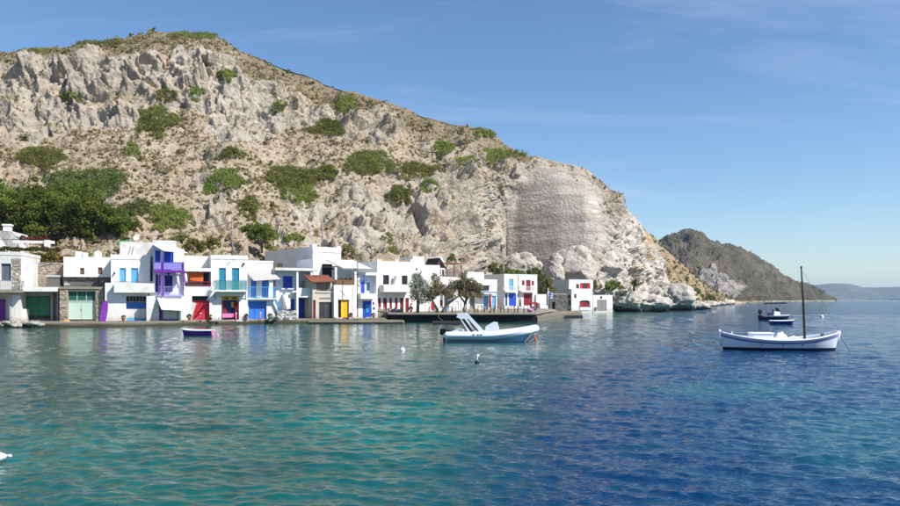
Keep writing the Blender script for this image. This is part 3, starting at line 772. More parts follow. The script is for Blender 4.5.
def make_tree(name, label, base, trunk_h, crown_c, crown_r, n_cl, per, leaf, mat, seed, lean=(0, 0), cat='tree', group=None, trunk_r=0.2, cl_r=(0.28, 0.5)):
    """trunk and limbs in one mesh, leaf sprays in another; crown_c relative to the base"""
    rng = np.random.default_rng(seed); root = tag(empty(name, base), label, cat, group)
    cc, cr = np.array(crown_c, float), np.array(crown_r, float)
    cs, rd = [], []
    for k in range(n_cl):
        u = rng.normal(size=3); u /= np.linalg.norm(u); u[2] = abs(u[2])*1.0 if rng.random() < 0.7 else u[2]
        r = 0.35 + 0.65*rng.random()**0.6
        lump = 0.85 + 0.3*math.sin(3*math.atan2(u[1], u[0])+seed)*u[2]
        cs.append(cc + u*cr*r*lump); rd.append(rng.uniform(*cl_r)*cr.mean()*0.55)
    mb = MB()
    fork = Vector((lean[0]*trunk_h, lean[1]*trunk_h, trunk_h))
    mid_ = Vector((lean[0]*trunk_h*0.35, lean[1]*trunk_h*0.4, trunk_h*0.5))
    mb.tube([(0, 0, -0.3), mid_, fork], [trunk_r*1.25, trunk_r, trunk_r*0.8], 8)
    idx = rng.choice(len(cs), size=min(12, len(cs)), replace=False)
    for i in idx:
        e = Vector(cs[i]); m_ = fork.lerp(e, 0.5) + Vector((0, 0, 0.08*(e-fork).length))
        mb.tube([fork*0.96, m_, e], [trunk_r*0.55, trunk_r*0.33, trunk_r*0.10], 6)
    mb.build('trunk', M['bark'], root, True)
    C = []
    for c_, r in zip(cs, rd):
        u = rng.normal(size=(per, 3)); u /= np.linalg.norm(u, axis=1)[:, None]
        C.append(np.asarray(c_) + u*(r*(0.25+0.85*rng.random(per)))[:, None]*np.array([1, 1, 0.75]))
    V, Fc = leaves(np.concatenate(C), leaf, rng)
    link('crown', np_mesh('crown', V, Fc, mat), root)
    return root

# low dry scrub all over the slopes: nobody could count it
def tuft_field(name, Pts, sizes, label, mat, per=9, seed=3):
    rng = np.random.default_rng(seed); n = len(Pts)
    u = rng.normal(size=(n, per, 3)); u[..., 2] = np.abs(u[..., 2])*0.9; u /= np.linalg.norm(u, axis=2, keepdims=True)
    C = Pts[:, None, :] + u*(sizes[:, None, None]*rng.uniform(0.35, 1.0, (n, per, 1)))
    V, Fc = leaves(C.reshape(-1, 3), np.repeat(sizes*0.52, per), rng)
    o = link(name, np_mesh(name, V, Fc, mat))
    return tag(o, label, 'scrub', kind='stuff')
def pick(Pgrid, weight, n, rng):
    w = weight.ravel().copy(); w[~np.isfinite(w)] = 0; w = np.maximum(w, 0); w /= w.sum()
    return rng.choice(len(w), size=n, replace=False, p=w)
_r = np.random.default_rng(21)
cell = np.linalg.norm(np.cross(np.gradient(Pg3, axis=1), np.gradient(Pg3, axis=0)), axis=2)
vis = (hx > -40).reshape(nv, nu) & ~isback.reshape(nv, nu) & (np.arange(nv)[:, None] > 18)
patch = np.clip(0.7 + 0.9*fbm(Pd/9.0 + 77, 3), 0.25, 1.3).reshape(nv, nu)
ledge = sstep(0.25, 0.7, np.abs(NN[..., 2]))
flatw = cell*vis*(1.10-np.clip(rock*1.05, 0, 0.95)).reshape(nv, nu)*patch*(0.12+ledge) * np.where(hx > 640, 0.3, 1).reshape(nv, nu) * np.where(np.arange(nv) > len(PG)-10, 0.4, 1.0)[:, None] * (1-0.97*strata.reshape(nv, nu))
ids = pick(Pg3, flatw, 13000, _r)
tuft_field('dry_scrub', Pd[ids[:9500]], _r.gamma(2.0, 0.11, 9500)+0.06, 'low dry brown scrub scattered over the hillside', M['scrub'], 9, 3)
tuft_field('green_scrub', Pd[ids[9500:]], _r.gamma(2.0, 0.14, 3500)+0.06, 'low olive green scrub dotted over the hillside', M['oscrub'], 10, 4)
wS = (SLP[:, 2] > 2).astype(float)*(1.1-SLR)
ids = pick(None, wS, 900, _r)
tuft_field('slope_scrub', SLP[ids], _r.gamma(3, 0.16, 900)+0.15, 'olive scrub on the brown slope beyond the pale cliff', M['oscrub'], 8, 5)
wH = (HDP[:, 2] > 3).astype(float)*(1.1-HDR)
ids = pick(None, wH, 1600, _r)
tuft_field('headland_scrub', HDP[ids], _r.gamma(3, 0.30, 1600)+0.35, 'dark scrub covering the distant headland', M['oscrub'], 6, 6)

for box, lab in [
 ((135,178,108,134), 'broad dark green bush below the crags at the upper left'),
 ((155,178,90,104), 'small bush at the foot of the tall crag below the summit'),
 ((188,205,88,102), 'small dark bush tucked under the right end of the summit crag'),
 ((15,66,150,169), 'long green bush high on the slope above the leafy trees at far left'),
 ((122,142,145,158), 'small round bush beside a grey rock halfway up the left slope'),
 ((205,246,171,190), 'flat dark bush halfway up the slope above the teal door house'),
 ((219,246,150,161), 'low narrow bush just above the flat bush mid slope'),
 ((201,223,186,195), 'pale green low bush just under the flat mid slope bush'),
 ((262,322,168,194), 'largest bush on the slope, wide and dark in the middle of the hill'),
 ((282,318,184,208), 'bush spilling downhill from the largest mid slope bush'),
 ((310,342,167,182), 'bush joined to the right end of the largest mid slope bush'),
 ((309,346,121,138), 'bright green bush high on the slope under the sloping ridge'),
 ((345,396,153,178), 'long bush running diagonally down the slope right of centre'),
 ((396,440,164,181), 'long low bush ending above the bare rock face'),
 ((432,456,142,157), 'round bush high on the slope right of the long diagonal bush'),
 ((473,506,149,166), 'bush on the shoulder just above the layered quarry face'),
 ((457,480,157,168), 'paler bush left of the one above the quarry face'),
 ((386,413,187,207), 'light green bush on the rocks below the long diagonal bush'),
 ((420,440,180,195), 'dark round bush on the bare rocks left of the quarry face'),
 ((474,497,128,140), 'green bush on the skyline of the ridge right of centre'),
 ((270,286,100,114), 'small bush in a gully below the ridge'),
 ((335,356,94,116), 'bush in the shaded notch just under the ridge'),
 ((239,260,197,220), 'yellow green bush running uphill from the big round bush behind the houses'),
 ((380,394,234,246), 'small bright bush above the house with red doors, the upper one'),
 ((383,399,247,259), 'small bright bush above the house with red doors, the lower one'),
 ((18,50,47,54), 'green patch on the skyline at far left'),
 ((75,130,40,48), 'long green patch on the skyline left of the summit'),
 ((165,222,33,40), 'thin scrubby growth on the summit'),
 ((216,236,70,82), 'olive bush on top of the crag right of the summit'),
 ((150,165,128,140), 'small olive bush under the broad upper left bush'),
 ((60,80,92,102), 'small bush among the upper left crags'),
 ((502,530,151,158), 'low shrubs along the rim of the quarry face'),
 ((148,192,206,232), 'dark bush on the slope right of the leafy trees'),
 ((285,305,236,246), 'pale dry bush behind the large white house roof'),
]:
    hill_bush(box, lab, hgt=0.3 if box[2] < 60 else 0.85)
for box, lab in [
 ((45,132,172,202), 'wide pale green thicket on the slope above the leafy trees'),
 ((122,152,200,222), 'yellow green thicket at the right edge of the leafy trees'),
]:
    hill_bush(box, lab, mat=M['ygreen2'])
# ------------------------------------------------------------------ quays and shore platforms
def slab_poly(name, pts, z_top, z_bot, mat, kind='structure', label=None, cat=None, jitter=0.0, sub=1.2):
    """platform from a list of (px, Y) corners; edges get a little unevenness"""
    P2 = [Vector(((px-CX)/F*Y, Y)) for px, Y in pts]; ring = []
    for i, a in enumerate(P2):
        b = P2[(i+1) % len(P2)]; n = max(1, int((b-a).length/sub))
        for k in range(n): ring.append(a.lerp(b, k/n))
    mb = MB(); n = len(ring); rng = np.random.default_rng(len(name)*7+n)
    j = rng.uniform(-jitter, jitter, (n, 3)) if jitter else np.zeros((n, 3))
    ch = min(0.12, (z_top-z_bot)*0.3)
    cen = sum(ring, Vector((0, 0)))/n
    top = [(p.x+j[i, 0], p.y+j[i, 1], z_top+j[i, 2]*0.4) for i, p in enumerate(ring)]
    inn = [(p.x+j[i, 0]+(cen-p).normalized().x*ch, p.y+j[i, 1]+(cen-p).normalized().y*ch, z_top+j[i, 2]*0.4+0.0) for i, p in enumerate(ring)]
    edge = [(x, y, z-ch) for x, y, z in top]
    bot = [(x, y, z_bot) for x, y, z in top]
    mb.v = inn + edge + bot
    mb.f.append(tuple(range(n)))
    for lay in (0, 1):
        for i in range(n):
            k = (i+1) % n; mb.f.append((lay*n+k, lay*n+i, (lay+1)*n+i, (lay+1)*n+k))
    o = mb.build(name, mat)
    return tag(o, label, cat, kind=kind)
slab_poly('quay', [(-120,70),(-40,73.5),(0,75.3),(60,75.8),(100,76.4),(150,78.6),(200,83),(250,86.2),(300,88.6),(345,90),(386,91.5),(386,120),(300,112),(200,98),(60,92),(-120,88)], 0.5, -2, M['concrete'], jitter=0.12)
slab_poly('quay_footing', [(-118,69.4),(-40,73.0),(0,74.8),(60,75.3),(100,75.9),(150,78.1),(200,82.5),(250,85.7),(300,88.1),(345,89.5),(384,91),(384,100),(300,95),(60,80),(-118,76)], 0.27, -2, M['wetconcrete'], jitter=0.2)
slab_poly('landing_ledge', [(308,86.6),(360,86.8),(404,87.4),(404,92),(352,92.2),(308,90.4)], 0.30, -2, M['concrete'], jitter=0.06)
slab_poly('landing_ledge', [(308.2,86.2),(360,86.4),(403.6,87.0),(403,91),(308.4,90)], 0.18, -2, M['darkface'], jitter=0.06)
slab_poly('landing_ledge', [(432,83.5),(461,83.5),(461,92),(432,92)], 0.20, -2, M['darkface'], jitter=0.05)
slab_poly('dock', [(388,92.6),(440,92.2),(500,92.2),(536,92.4),(544,105),(556,122),(545,150),(520,172),(470,165),(392,128)], 1.14, 0.92, M['concrete'], jitter=0.03)
slab_poly('dock_face', [(388.4,93.0),(440,92.6),(500,92.6),(535.4,92.8),(543,105.5),(554,122),(545,148),(470,160),(394,126)], 0.919, -3, M['darkface'], jitter=0.05)
slab_poly('pier', [(537,93.2),(548,101),(563,117.5),(577,121),(582,124.5),(580,131),(566,136),(552,140),(544,110)], 0.72, -2, M['concrete'], jitter=0.3)
slab_poly('pier_slab', [(564,112.5),(582,114),(583,119),(565,118)], 0.30, -2, M['darkface'], jitter=0.05)
slab_poly('house_ledge', [(549,146),(566,153.5),(596,158.5),(614,161),(614,175),(552,172)], 0.42, -2, M['wetconcrete'], jitter=0.25)
slab_poly('terrace', [(374,95.0),(388,95.2),(392,104),(384,104),(374,99)], 1.1, 0.3, M['concrete'], jitter=0.06)

def stones_on(mb, u0, u1, z0, z1, v, depth=0.25, size=0.32, rng=None, jit=0.06):
    """coursed rubble: one uneven block per stone"""
    rng = rng or np.random.default_rng(int(abs(u0)*100)+int(z1*31))
    z = z0
    while z < z1-0.05:
        h = min(size*rng.uniform(0.6, 1.15), z1-z); u = u0 - rng.uniform(0, size)
        while u < u1:
            w = size*rng.uniform(0.8, 1.9); a, b = max(u, u0)+0.015, min(u+w, u1)-0.015
            if b-a > 0.06:
                pr = rng.uniform(-jit, jit); n = len(mb.v)
                mb.box(a, b, v-0.02+pr, v+depth, z+0.012, z+h-0.012)
                for k in range(n, n+8):
                    x, y, zz_ = mb.v[k]; mb.v[k] = (x+rng.uniform(-.02, .02), y+rng.uniform(-.03, .03), zz_+rng.uniform(-.02, .02))
            u += w
        z += h

class House:
    """local x runs along the front, y goes into the house, z up; pixel rectangles are turned into metres on a given plane"""
    def __init__(s, name, label, px, Y, yaw, z0=0.5, cat='house', group=None):
        s.a = math.radians(yaw); s.o = Vector(((px-CX)/F*Y, Y, z0)); s.z0 = z0
        s.U = Vector((math.cos(s.a), math.sin(s.a))); s.V = Vector((-math.sin(s.a), math.cos(s.a)))
        s.root = tag(empty(name, s.o, s.a), label, cat, group)
    def uz(s, px, py, v=0.0):
        d = Vector(((px-CX)/F, 1.0)); O = Vector((s.o.x, s.o.y)) + s.V*v
        # t*d = O + u*U
        det = d.x*(-s.U.y) - d.y*(-s.U.x)
        t = (O.x*(-s.U.y) - O.y*(-s.U.x))/det
        u = (Vector((d.x*t, d.y*t)) - O).dot(s.U)
        return u, CAM_H - (py-HY)/F*t - s.z0
    def rc(s, r, v=0.0):
        x0, y0, x1, y1 = r[:4]; xm = (x0+x1)/2
        return s.uz(x0, y0, v)[0], s.uz(x1, y0, v)[0], s.uz(xm, y1, v)[1], s.uz(xm, y0, v)[1]   # u0,u1,zlo,zhi
    def block(s, r, v=0.0, depth=6.0, holes=(), mat=None, name='wall', ground=True, cap=None, parent=None):
        u0, u1, z0, z1 = s.rc(r, v)
        if ground: z0 = -0.4
        hs = []
        for h in holes:
            a, b, lo, hi = s.rc(h, v); lo = max(lo, z0+0.02) if not (ground and lo < 0.25) else 0.0
            hs.append((max(a, u0+.03), min(b, u1-.03), lo, min(hi, z1-.03), h[4] if len(h) > 4 else 0.28))
        us = sorted({u0, u1, *[x for h in hs for x in h[:2]]}); zs_ = sorted({z0, z1, *[x for h in hs for x in h[2:4]]})
        mb = MB()
        for i in range(len(us)-1):
            for j in range(len(zs_)-1):
                cu, cz = (us[i]+us[i+1])/2, (zs_[j]+zs_[j+1])/2
                if any(h[0] < cu < h[1] and h[2] < cz < h[3] for h in hs): continue
                mb.quad((us[i], v, zs_[j]), (us[i+1], v, zs_[j]), (us[i+1], v, zs_[j+1]), (us[i], v, zs_[j+1]))
        for a, b, lo, hi, dp in hs:
            w = v+dp
            mb.quad((a, v, lo), (a, w, lo), (a, w, hi), (a, v, hi)); mb.quad((b, w, lo), (b, v, lo), (b, v, hi), (b, w, hi))
            mb.quad((a, v, hi), (a, w, hi), (b, w, hi), (b, v, hi)); mb.quad((a, w, lo), (a, v, lo), (b, v, lo), (b, w, lo))
            mb.quad((a, w, lo), (b, w, lo), (b, w, hi), (a, w, hi))
        e = v+depth
        mb.quad((u0, e, z0), (u0, v, z0), (u0, v, z1), (u0, e, z1)); mb.quad((u1, v, z0), (u1, e, z0), (u1, e, z1), (u1, v, z1))
        mb.quad((u1, e, z0), (u0, e, z0), (u0, e, z1), (u1, e, z1)); mb.quad((u0, v, z1), (u1, v, z1), (u1, e, z1), (u0, e, z1))
        o = mb.build(name, mat or M['white'], parent or s.root)
        if cap:   # raised parapet ring round the flat roof
            c = MB(); t = 0.22; q = 0.04
            for bx in ((u0-q, u1+q, v-q, v+t), (u0-q, u1+q, e-t, e+q), (u0-q, u0+t, v+t, e-t), (u1-t, u1+q, v+t, e-t)):
                c.box(*bx, z1-0.10, z1+cap)
            c.build('parapet', mat or M['white'], o)
        return o
    def box(s, r, v0, v1, mat, name, ref=None, parent=None, bev=0.0):
        """box whose front face shows as pixel rectangle r at depth ref (default the nearer of v0, v1)"""
        u0, u1, z0, z1 = s.rc(r, v0 if ref is None else ref); mb = MB()
        if bev: mb.rbox(u0, u1, v0, v1, z0, z1, bev)
        else: mb.box(u0, u1, v0, v1, z0, z1)
        return mb.build(name, mat, parent or s.root)
    def door(s, r, mat, v=0.2, nleaf=2, name='door', frame=None, glass=False, panels=1, ground=False):
        u0, u1, z0, z1 = s.rc(r, v)
        if ground: z0 = 0.02
        f = MB(); t = 0.06
        f.box(u0, u0+t, v-0.05, v+0.05, z0, z1); f.box(u1-t, u1, v-0.05, v+0.05, z0, z1); f.box(u0+t, u1-t, v-0.05, v+0.05, z1-t, z1)
        o = f.build(name, frame or mat, s.root)
        w = (u1-u0-2*t)/nleaf
        for k in range(nleaf):
            a, b = u0+t+k*w+0.012, u0+t+(k+1)*w-0.012; l = MB()
            l.box(a, b, v-0.012, v+0.03, z0+0.02, z1-t-0.01)
            ph = (z1-t-z0)/(panels+1)
            st = 0.07
            l.box(a, a+st, v-0.035, v-0.012, z0+0.02, z1-t-0.01); l.box(b-st, b, v-0.035, v-0.012, z0+0.02, z1-t-0.01)
            for q in range(panels+2):
                zc = z0+0.02+st/2 + q*(z1-t-0.01-z0-0.02-st)/(panels+1)
                l.box(a+st, b-st, v-0.033, v-0.012, zc-st/2, zc+st/2)
            l.build('leaf', mat, o)
            if glass:
                g = MB(); g.box(a+st, b-st, v-0.022, v-0.013, z0+(z1-z0)*0.45, z1-t-st-0.02); g.build('pane', M['glass'], o)
        h = MB(); hu = u0+t+w if nleaf > 1 else u1-t-0.12
        h.box(hu-0.05, hu-0.02, v-0.09, v-0.035, z0+0.95, z0+1.1); h.build('handle', M['steel'], o)
        return o
    def window(s, r, v=0.15, frame=None, pane=None, nleaf=2, sill=None, name='window'):
        u0, u1, z0, z1 = s.rc(r, v); f = MB(); t = 0.06
        f.box(u0, u1, v-0.04, v+0.04, z0, z0+t); f.box(u0, u1, v-0.04, v+0.04, z1-t, z1)
        w = (u1-u0)/nleaf
        for k in range(nleaf+1):
            c = u0+k*w; f.box(max(u0, c-t/2), min(u1, c+t/2), v-0.038, v+0.038, z0+t, z1-t)
        o = f.build(name, frame or M['white'], s.root)
        for k in range(nleaf):
            g = MB(); g.box(u0+k*w+t/2+.004, u0+(k+1)*w-t/2-.004, v-0.005, v+0.012, z0+t+.004, z1-t-.004); g.build('pane', pane or M['glass'], o)
        if sill:
            b = MB(); b.box(u0-0.06, u1+0.06, v-0.26, v-0.045, z0-0.07, z0-0.004); b.build('sill', sill, o)
        return o
    def shutters(s, r, v, mat, n=2):
        u0, u1, z0, z1 = s.rc(r, v); w = (u1-u0)/n
        for k in range(n):
            l = MB(); a, b = u0+k*w+.012, u0+(k+1)*w-.012
            l.box(a, b, v-.02, v+.02, z0, z1)
            q = z0+0.08
            while q < z1-0.1: l.box(a+.05, b-.05, v-.035, v-.02, q, q+.045); q += 0.09
            l.build('shutter', mat, s.root)
    def rail(s, r, v, mat, ends=0.0, gap=0.16, bar=0.022, name='railing', fill=None):
        u0, u1, z0, z1 = s.rc(r, v); mb = MB(); b = bar
        def run(p, q_):
            d = Vector(q_)-Vector(p); n = max(1, int(d.length/gap))
            for zc in (z0+0.06, z1-b):
                mb.tube([(p[0], p[1], zc), (q_[0], q_[1], zc)], b*1.2, 6)
            for k in range(n+1):
                c = Vector(p)+d*(k/n); mb.box(c.x-b*.5, c.x+b*.5, c.y-b*.5, c.y+b*.5, z0+0.0, z1-b)
        run((u0, v), (u1, v))
        if ends: run((u0, v), (u0, v+ends)); run((u1, v), (u1, v+ends))
        o = mb.build(name, mat, s.root)
        if fill:
            g = MB(); g.box(u0+.02, u1-.02, v+0.03, v+0.045, z0+.08, z1-.06); g.build('infill', fill, o)
        return o
    def quadsheet(s, pts, mat, name, thick=0.05, parent=None, ripple=0.0):
        """flat or warped four-cornered sheet; pts are (px, py, v) corners in order"""
        C = []
        for px, py, v in pts:
            u, z = s.uz(px, py, v); C.append(Vector((u, v, z)))
        mb = MB(); n = 12; g = []
        for i in range(n+1):
            for j in range(n+1):
                a, b = i/n, j/n
                p = (C[0]*(1-a)+C[1]*a)*(1-b) + (C[3]*(1-a)+C[2]*a)*b
                if ripple: p = p + Vector((0, 0, ripple*(math.sin(a*math.pi)*-0.6*1 + 0.15*math.sin(a*9+b*5))*math.sin(b*math.pi)))
                g.append(p)
        for k in (0, 1):
            mb.v += [(p.x, p.y, p.z - k*thick) for p in g]
        m = (n+1)*(n+1)
        for i in range(n):
            for j in range(n):
                q_ = (i*(n+1)+j, (i+1)*(n+1)+j, (i+1)*(n+1)+j+1, i*(n+1)+j+1)
                mb.f.append(q_); mb.f.append(tuple(m+x for x in reversed(q_)))
        bd = [i*(n+1) for i in range(n+1)] + [n*(n+1)+j for j in range(1, n+1)] + [i*(n+1)+n for i in range(n-1, -1, -1)] + [j for j in range(n-1, 0, -1)]
        for i in range(len(bd)):
            a, b = bd[i], bd[(i+1) % len(bd)]; mb.f.append((a, b, m+b, m+a))
        return mb.build(name, mat, parent or s.root, True)
    def tubepx(s, pts, r, mat, name, seg=6):
        return MB().tube([(s.uz(px, py, v)[0], v, s.uz(px, py, v)[1]) for px, py, v in pts], r, seg).build(name, mat, s.root, True)
    def stonework(s, r, v, mat, name='stones', size=0.32, ground=False, holes=()):
        u0, u1, z0, z1 = s.rc(r, v); mb = MB(); stones_on(mb, u0, u1, -0.1 if ground else z0, z1, v, 0.2, size)
        return tag(mb.build(name, mat, s.root), kind='stuff')
    def lamp(s, px, py, v, mat):
        u, z = s.uz(px, py, v); mb = MB(); mb.lathe([(0.02, 0.14), (0.10, 0.08), (0.09, -0.10), (0.03, -0.14)], 8, (u, v-0.16, z)); mb.box(u-.02, u+.02, v-.14, v, z+.12, z+.15)
        return mb.build('wall_lamp', mat, s.root)

# ------------------------------------------------------------------ houses, left to right
# hilltop house with chimney, upper left
h = House('white_house', 'white house with a square chimney above the dry hedge at far left', -30, 91, 14, 5.2)
h.block((-30,231,13,262), 0, 6)
h.quadsheet([(-4,230,0),(11,231,0),(18,238,0),(18,262,0)], M['white'], 'side_wall', 0.12)
w = h.box((3,225.5,10,233), 0.6, 1.5, M['white'], 'chimney', ref=0.6); h.box((2,224,11,225.6), 0.5, 1.6, M['white'], 'chimney_cap', ref=0.6, parent=w)
pg = House('pergola', 'white pergola with a thick end pillar above the dry hedge', 14, 91, 14, 6.4, cat='pergola')
pg.box((13,240.6,54,243.4), -0.3, 0.1, M['white'], 'beam'); pg.box((13,240.6,54,242.6), 2.3, 2.7, M['white'], 'beam', ref=2.3)
pg.box((24,243.5,25.6,252), -0.2, 0.05, M['white'], 'post'); pg.box((44,240,49.6,252), -0.45, 0.35, M['white'], 'pillar')
# stone house with balcony at the left edge
h = House('stone_house', 'pale stone house with slate shuttered window and balcony at the left edge', -40, 77.6, 14)
h.block((-40,254,21,330), 0, 7, [(1,263.5,11,280.5,.3),(-20,263.5,-10,280.5,.3),(-22,295,9,322,1.6)], M['white2'], cap=0.25)
h.stonework((-40,257,0,290), -0.02, M['stone'], 'stones', 0.3); h.stonework((12,258,21,289), -0.02, M['stone'], 'stones', 0.28)
h.door((1,263.5,11,290.5), M['slategrey'], 0.2, 2); h.door((-20,263.5,-10,290.5), M['slategrey'], 0.2, 2)
h.box((-40,290,22,292.6), -1.0, 0.0, M['concrete'], 'balcony_slab', ref=-1.0); h.rail((-39,280.5,21.5,290), -0.95, M['steel'], ends=0.9, gap=0.13)
h.door((-8,299,5,320), M['purple'], 1.5, 2, ground=True); h.box((-40,292.6,22,294.5), -0.02, 0.0, M['greyplaster'], 'lintel', ref=-0.02)
# retaining wall
h = House('retaining_wall', 'rubble stone retaining wall below the dry hedge', 20, 84.5, 15, 3.0, cat='wall')
h.block((20,264,68,292), 0, 1.0, (), M['stone'], ground=False); h.stonework((20,263,68,291), -0.03, M['stone'], 'stones', 0.3)
h.box((20,262.4,68,264), -0.05, 0.6, M['concrete'], 'coping')
h.tubepx([(21,264,-.1),(30,266.5,-.1),(40,267,-.1),(52,263.5,-.1)], 0.03, M['wire'], 'cable')
h = House('water_tank', 'dark covered water tank in the shade below the retaining wall', 47, 82.8, 15, 3.2, cat='tank')
h.block((46.5,277,59,287.5), 0, 1.6, (), M['dstone'], ground=False, name='body'); h.box((46,275,59.5,277), -0.1, 1.7, M['greyplaster'], 'lid')
# open boathouse with green doors
h = House('boathouse', 'open boathouse with wide green double door under a white slab', 9, 78.6, 16, cat='boathouse')
h.block((9.5,291,58,330), 0, 6.5, [(11.5,292.5,57,322,2.2)], M['greyplaster'])
h.box((20.5,287,57.5,291.4), -0.5, 4.0, M['white'], 'roof_slab', ref=-0.5)
h.box((12,309,26.5,322), 0.7, 2.0, M['white2'], 'low_wall', ref=0.7); h.box((12,293.5,26.5,309), 1.9, 2.18, M['slategrey'], 'partition', ref=1.9)  # the recess's dark blue-grey shade is put into the partition's colour
h.door((26.5,296,50,316), M['green'], 2.0, 2, panels=0); h.box((26,293,51,295.8), 1.9, 2.15, M['greyplaster'], 'lintel', ref=1.9)
h.box((50.5,293,53,321), 1.6, 2.15, M['greyplaster'], 'post', ref=1.6); h.box((26.5,316.2,50,318.5), 1.7, 2.15, M['dbrown'], 'threshold', ref=1.7)
# stone boathouse with pale green door
h = House('boathouse', 'stone boathouse with pale green door and glazed band beside the purple board', 59, 79.6, 17, cat='boathouse')
h.block((59.5,288,104,330), 0, 6.0, [(68,291,95.5,319.5,.45)], M['stone']); h.box((59,286.6,104.5,289), -0.12, 5.5, M['concrete'], 'roof_slab')
h.stonework((59.5,289,67.5,325), -0.03, M['stone'], 'stones', 0.27, True); h.stonework((96,289,104,325), -0.03, M['stone'], 'stones', 0.27, True)
h.door((68,301.5,95.5,319.5), M['pgreen'], 0.35, 2, panels=0); h.window((68,291,95.5,301), 0.36, M['pgreen'], M['dgreen'], 3)
h = House('white_house', 'low white block with two tiny square windows and rooftop tanks', 63, 83.2, 17, 4.6)
h.block((63.5,257,113,277), 0, 5.5, [(80,268,84.2,274.4,.2),(98,267.5,102.3,274,.2)], M['white'], ground=False)
h.window((80,268,84.2,274.4), 0.14, M['dbrown'], M['brown'], 1); h.window((98,267.5,102.3,274), 0.14, M['dbrown'], M['brown'], 1)
h.block((64,277,113,288), 0.4, 4.8, (), M['greyplaster'], name='plinth', ground=False); h.stonework((64,277.3,113,288), 0.36, M['dstone'], 'stones', 0.4)
for r, lab, nm in [((75,251.5,87,257), 'white box shaped water tank on the low white roof', 0), ((92.5,250.5,101,257), 'round topped white water tank on the low white roof', 1)]:
    t_ = House('water_tank', lab, r[0], 85.5, 17, 7.55, cat='tank'); u0, u1, z0, z1 = t_.rc(r)
    if nm == 0: MB().rbox(u0, u1*0.55, 0, 1.0, -0.1, z1, 0.08).build('body', M['white'], t_.root); MB().rbox(u1*0.6, u1, 0, 0.9, -0.1, z1*0.85, 0.08).build('body', M['white2'], t_.root)
    else: MB().lathe([(u1/2, -0.1), (u1/2, z1*0.5), (u1*0.44, z1*0.8), (u1*0.28, z1*0.95), (0.05, z1)], 16, ((u0+u1)/2, 0.6, 0)).build('body', M['gloss'], t_.root, True)
kb = empty('paddle_board', W(102.3, 323.5, 78.9), math.radians(17)); tag(kb, 'purple paddle board leaning upright against the white wall', 'board')
prof = [(0.10, 0), (0.26, 0.25), (0.33, 0.8), (0.33, 1.5), (0.26, 2.1), (0.12, 2.4), (0.0, 2.46)]
mb = MB(); poly = [(-a, b) for a, b in prof] + [(a, b) for a, b in reversed(prof[:-1])]
mb.prism(poly, -0.06, 0.06); mb.build('deck', M['purple'], kb, rot=(math.radians(-8), math.radians(7), 0)); MB().prism([(-.14, 0.02), (-.17, .14), (.17, .14), (.14, .02)], -.068, .068).build('nose_band', M['pink'], kb, rot=(math.radians(-8), math.radians(7), 0))
# house with two sky blue doors
h = House('white_house', 'white house with two sky blue upstairs doors and a solid balcony', 105, 80.2, 18)
h.block((105,283,147.5,330), 0, 3.2, [(126,296,146,324,.7)], M['white'])
h.block((111,258.6,150,283), 2.0, 5.0, [(119.6,268,126,282,.25),(131,268,138.2,287,.25)], M['white'], name='upper_wall', ground=False, cap=0.42)
h.block((120,242,153,262), 5.5, 3.5, (), M['white2'], name='rear_wall', ground=False)
h.box((114,283.2,155,292.6), -0.8, -0.62, M['white'], 'balcony_wall', ref=-0.8); h.box((114,290.5,155,292.8), -0.62, 0.0, M['white'], 'balcony_floor', ref=-0.8)
h.box((114,283.2,115.5,290.4), -0.61, 2.0, M['white'], 'balcony_side', ref=-0.8)
h.door((119.6,268,126,290), M['sky'], 2.15, 1); h.door((131,268,138.2,290), M['sky'], 2.15, 1); h.lamp(114.5, 273.5, 2.0, M['black'])
h.window((126,296.3,146,302.2), 0.5, M['greyplaster'], M['dark'], 6)
h.door((126,302.4,146,308.6), M['midblue'], 0.5, 4, panels=0, name='blue_panel'); h.box((126.3,308.8,145.8,318), 0.42, 0.6, M['white2'], 'shutter', ref=.42)
h.box((126.3,318.1,145.8,320.6), 0.40, 0.6, M['sky'], 'painted_band', ref=.40); h.box((126.3,320.7,145.8,325), 0.36, 0.6, M['stone'], 'step', ref=.36)
h.tubepx([(128,258,5.4),(131,246,5.4)], .03, M['greywood'], 'ladder'); h.tubepx([(131,258,5.4),(134,246,5.4)], .03, M['greywood'], 'ladder')
h.rail((114.4,281.4,154,283), -0.75, M['steel'], gap=1.2)
# purple balcony house
h = House('white_house', 'tall white house with purple framed blue balconies and white canopy', 146.5, 80.9, 20)
h.block((146.5,296,184,330), -0.3, 6.5, [(159,304,178.5,322,.5)], M['white'])
h.block((153,241.5,176,297), 1.2, 6.0, [(155,250.5,160.3,268,.25),(164,251,173.4,268,.25),(155.6,274.5,160.5,292,.25),(164.6,275.5,172.6,292,.25)], M['lilac'], name='upper_wall', ground=False, cap=0.1)  # bluish shade of this wall is put into its pale blue plaster
h.block((176,249,184.5,297), 1.5, 5.0, (), M['white'], name='side_wall', ground=False)
for r in [(155,250.5,160.3,271),(164,251,173.4,271)]: h.door(r, M['blue'], 1.35, 1 if r[2]-r[0] < 6 else 2)
for r in [(155.6,274.5,160.5,295.5),(164.6,275.5,172.6,295.5)]: h.door(r, M['navy'], 1.35, 1 if r[2]-r[0] < 6 else 2)
h.lamp(168.5, 274, 1.2, M['black'])
h.quadsheet([(153,244.5,1.2),(172,244.5,1.2),(187.5,252.8,-0.6),(163.5,250.5,-0.6)], M['canvas'], 'awning', 0.07)
h.box((153.5,270,184.5,272.2), -0.6, 1.2, M['purple'], 'balcony_slab', ref=-0.6); h.rail((154,262,184,270), -0.55, M['violet'], ends=1.7, gap=0.14, fill=M['pviolet'])
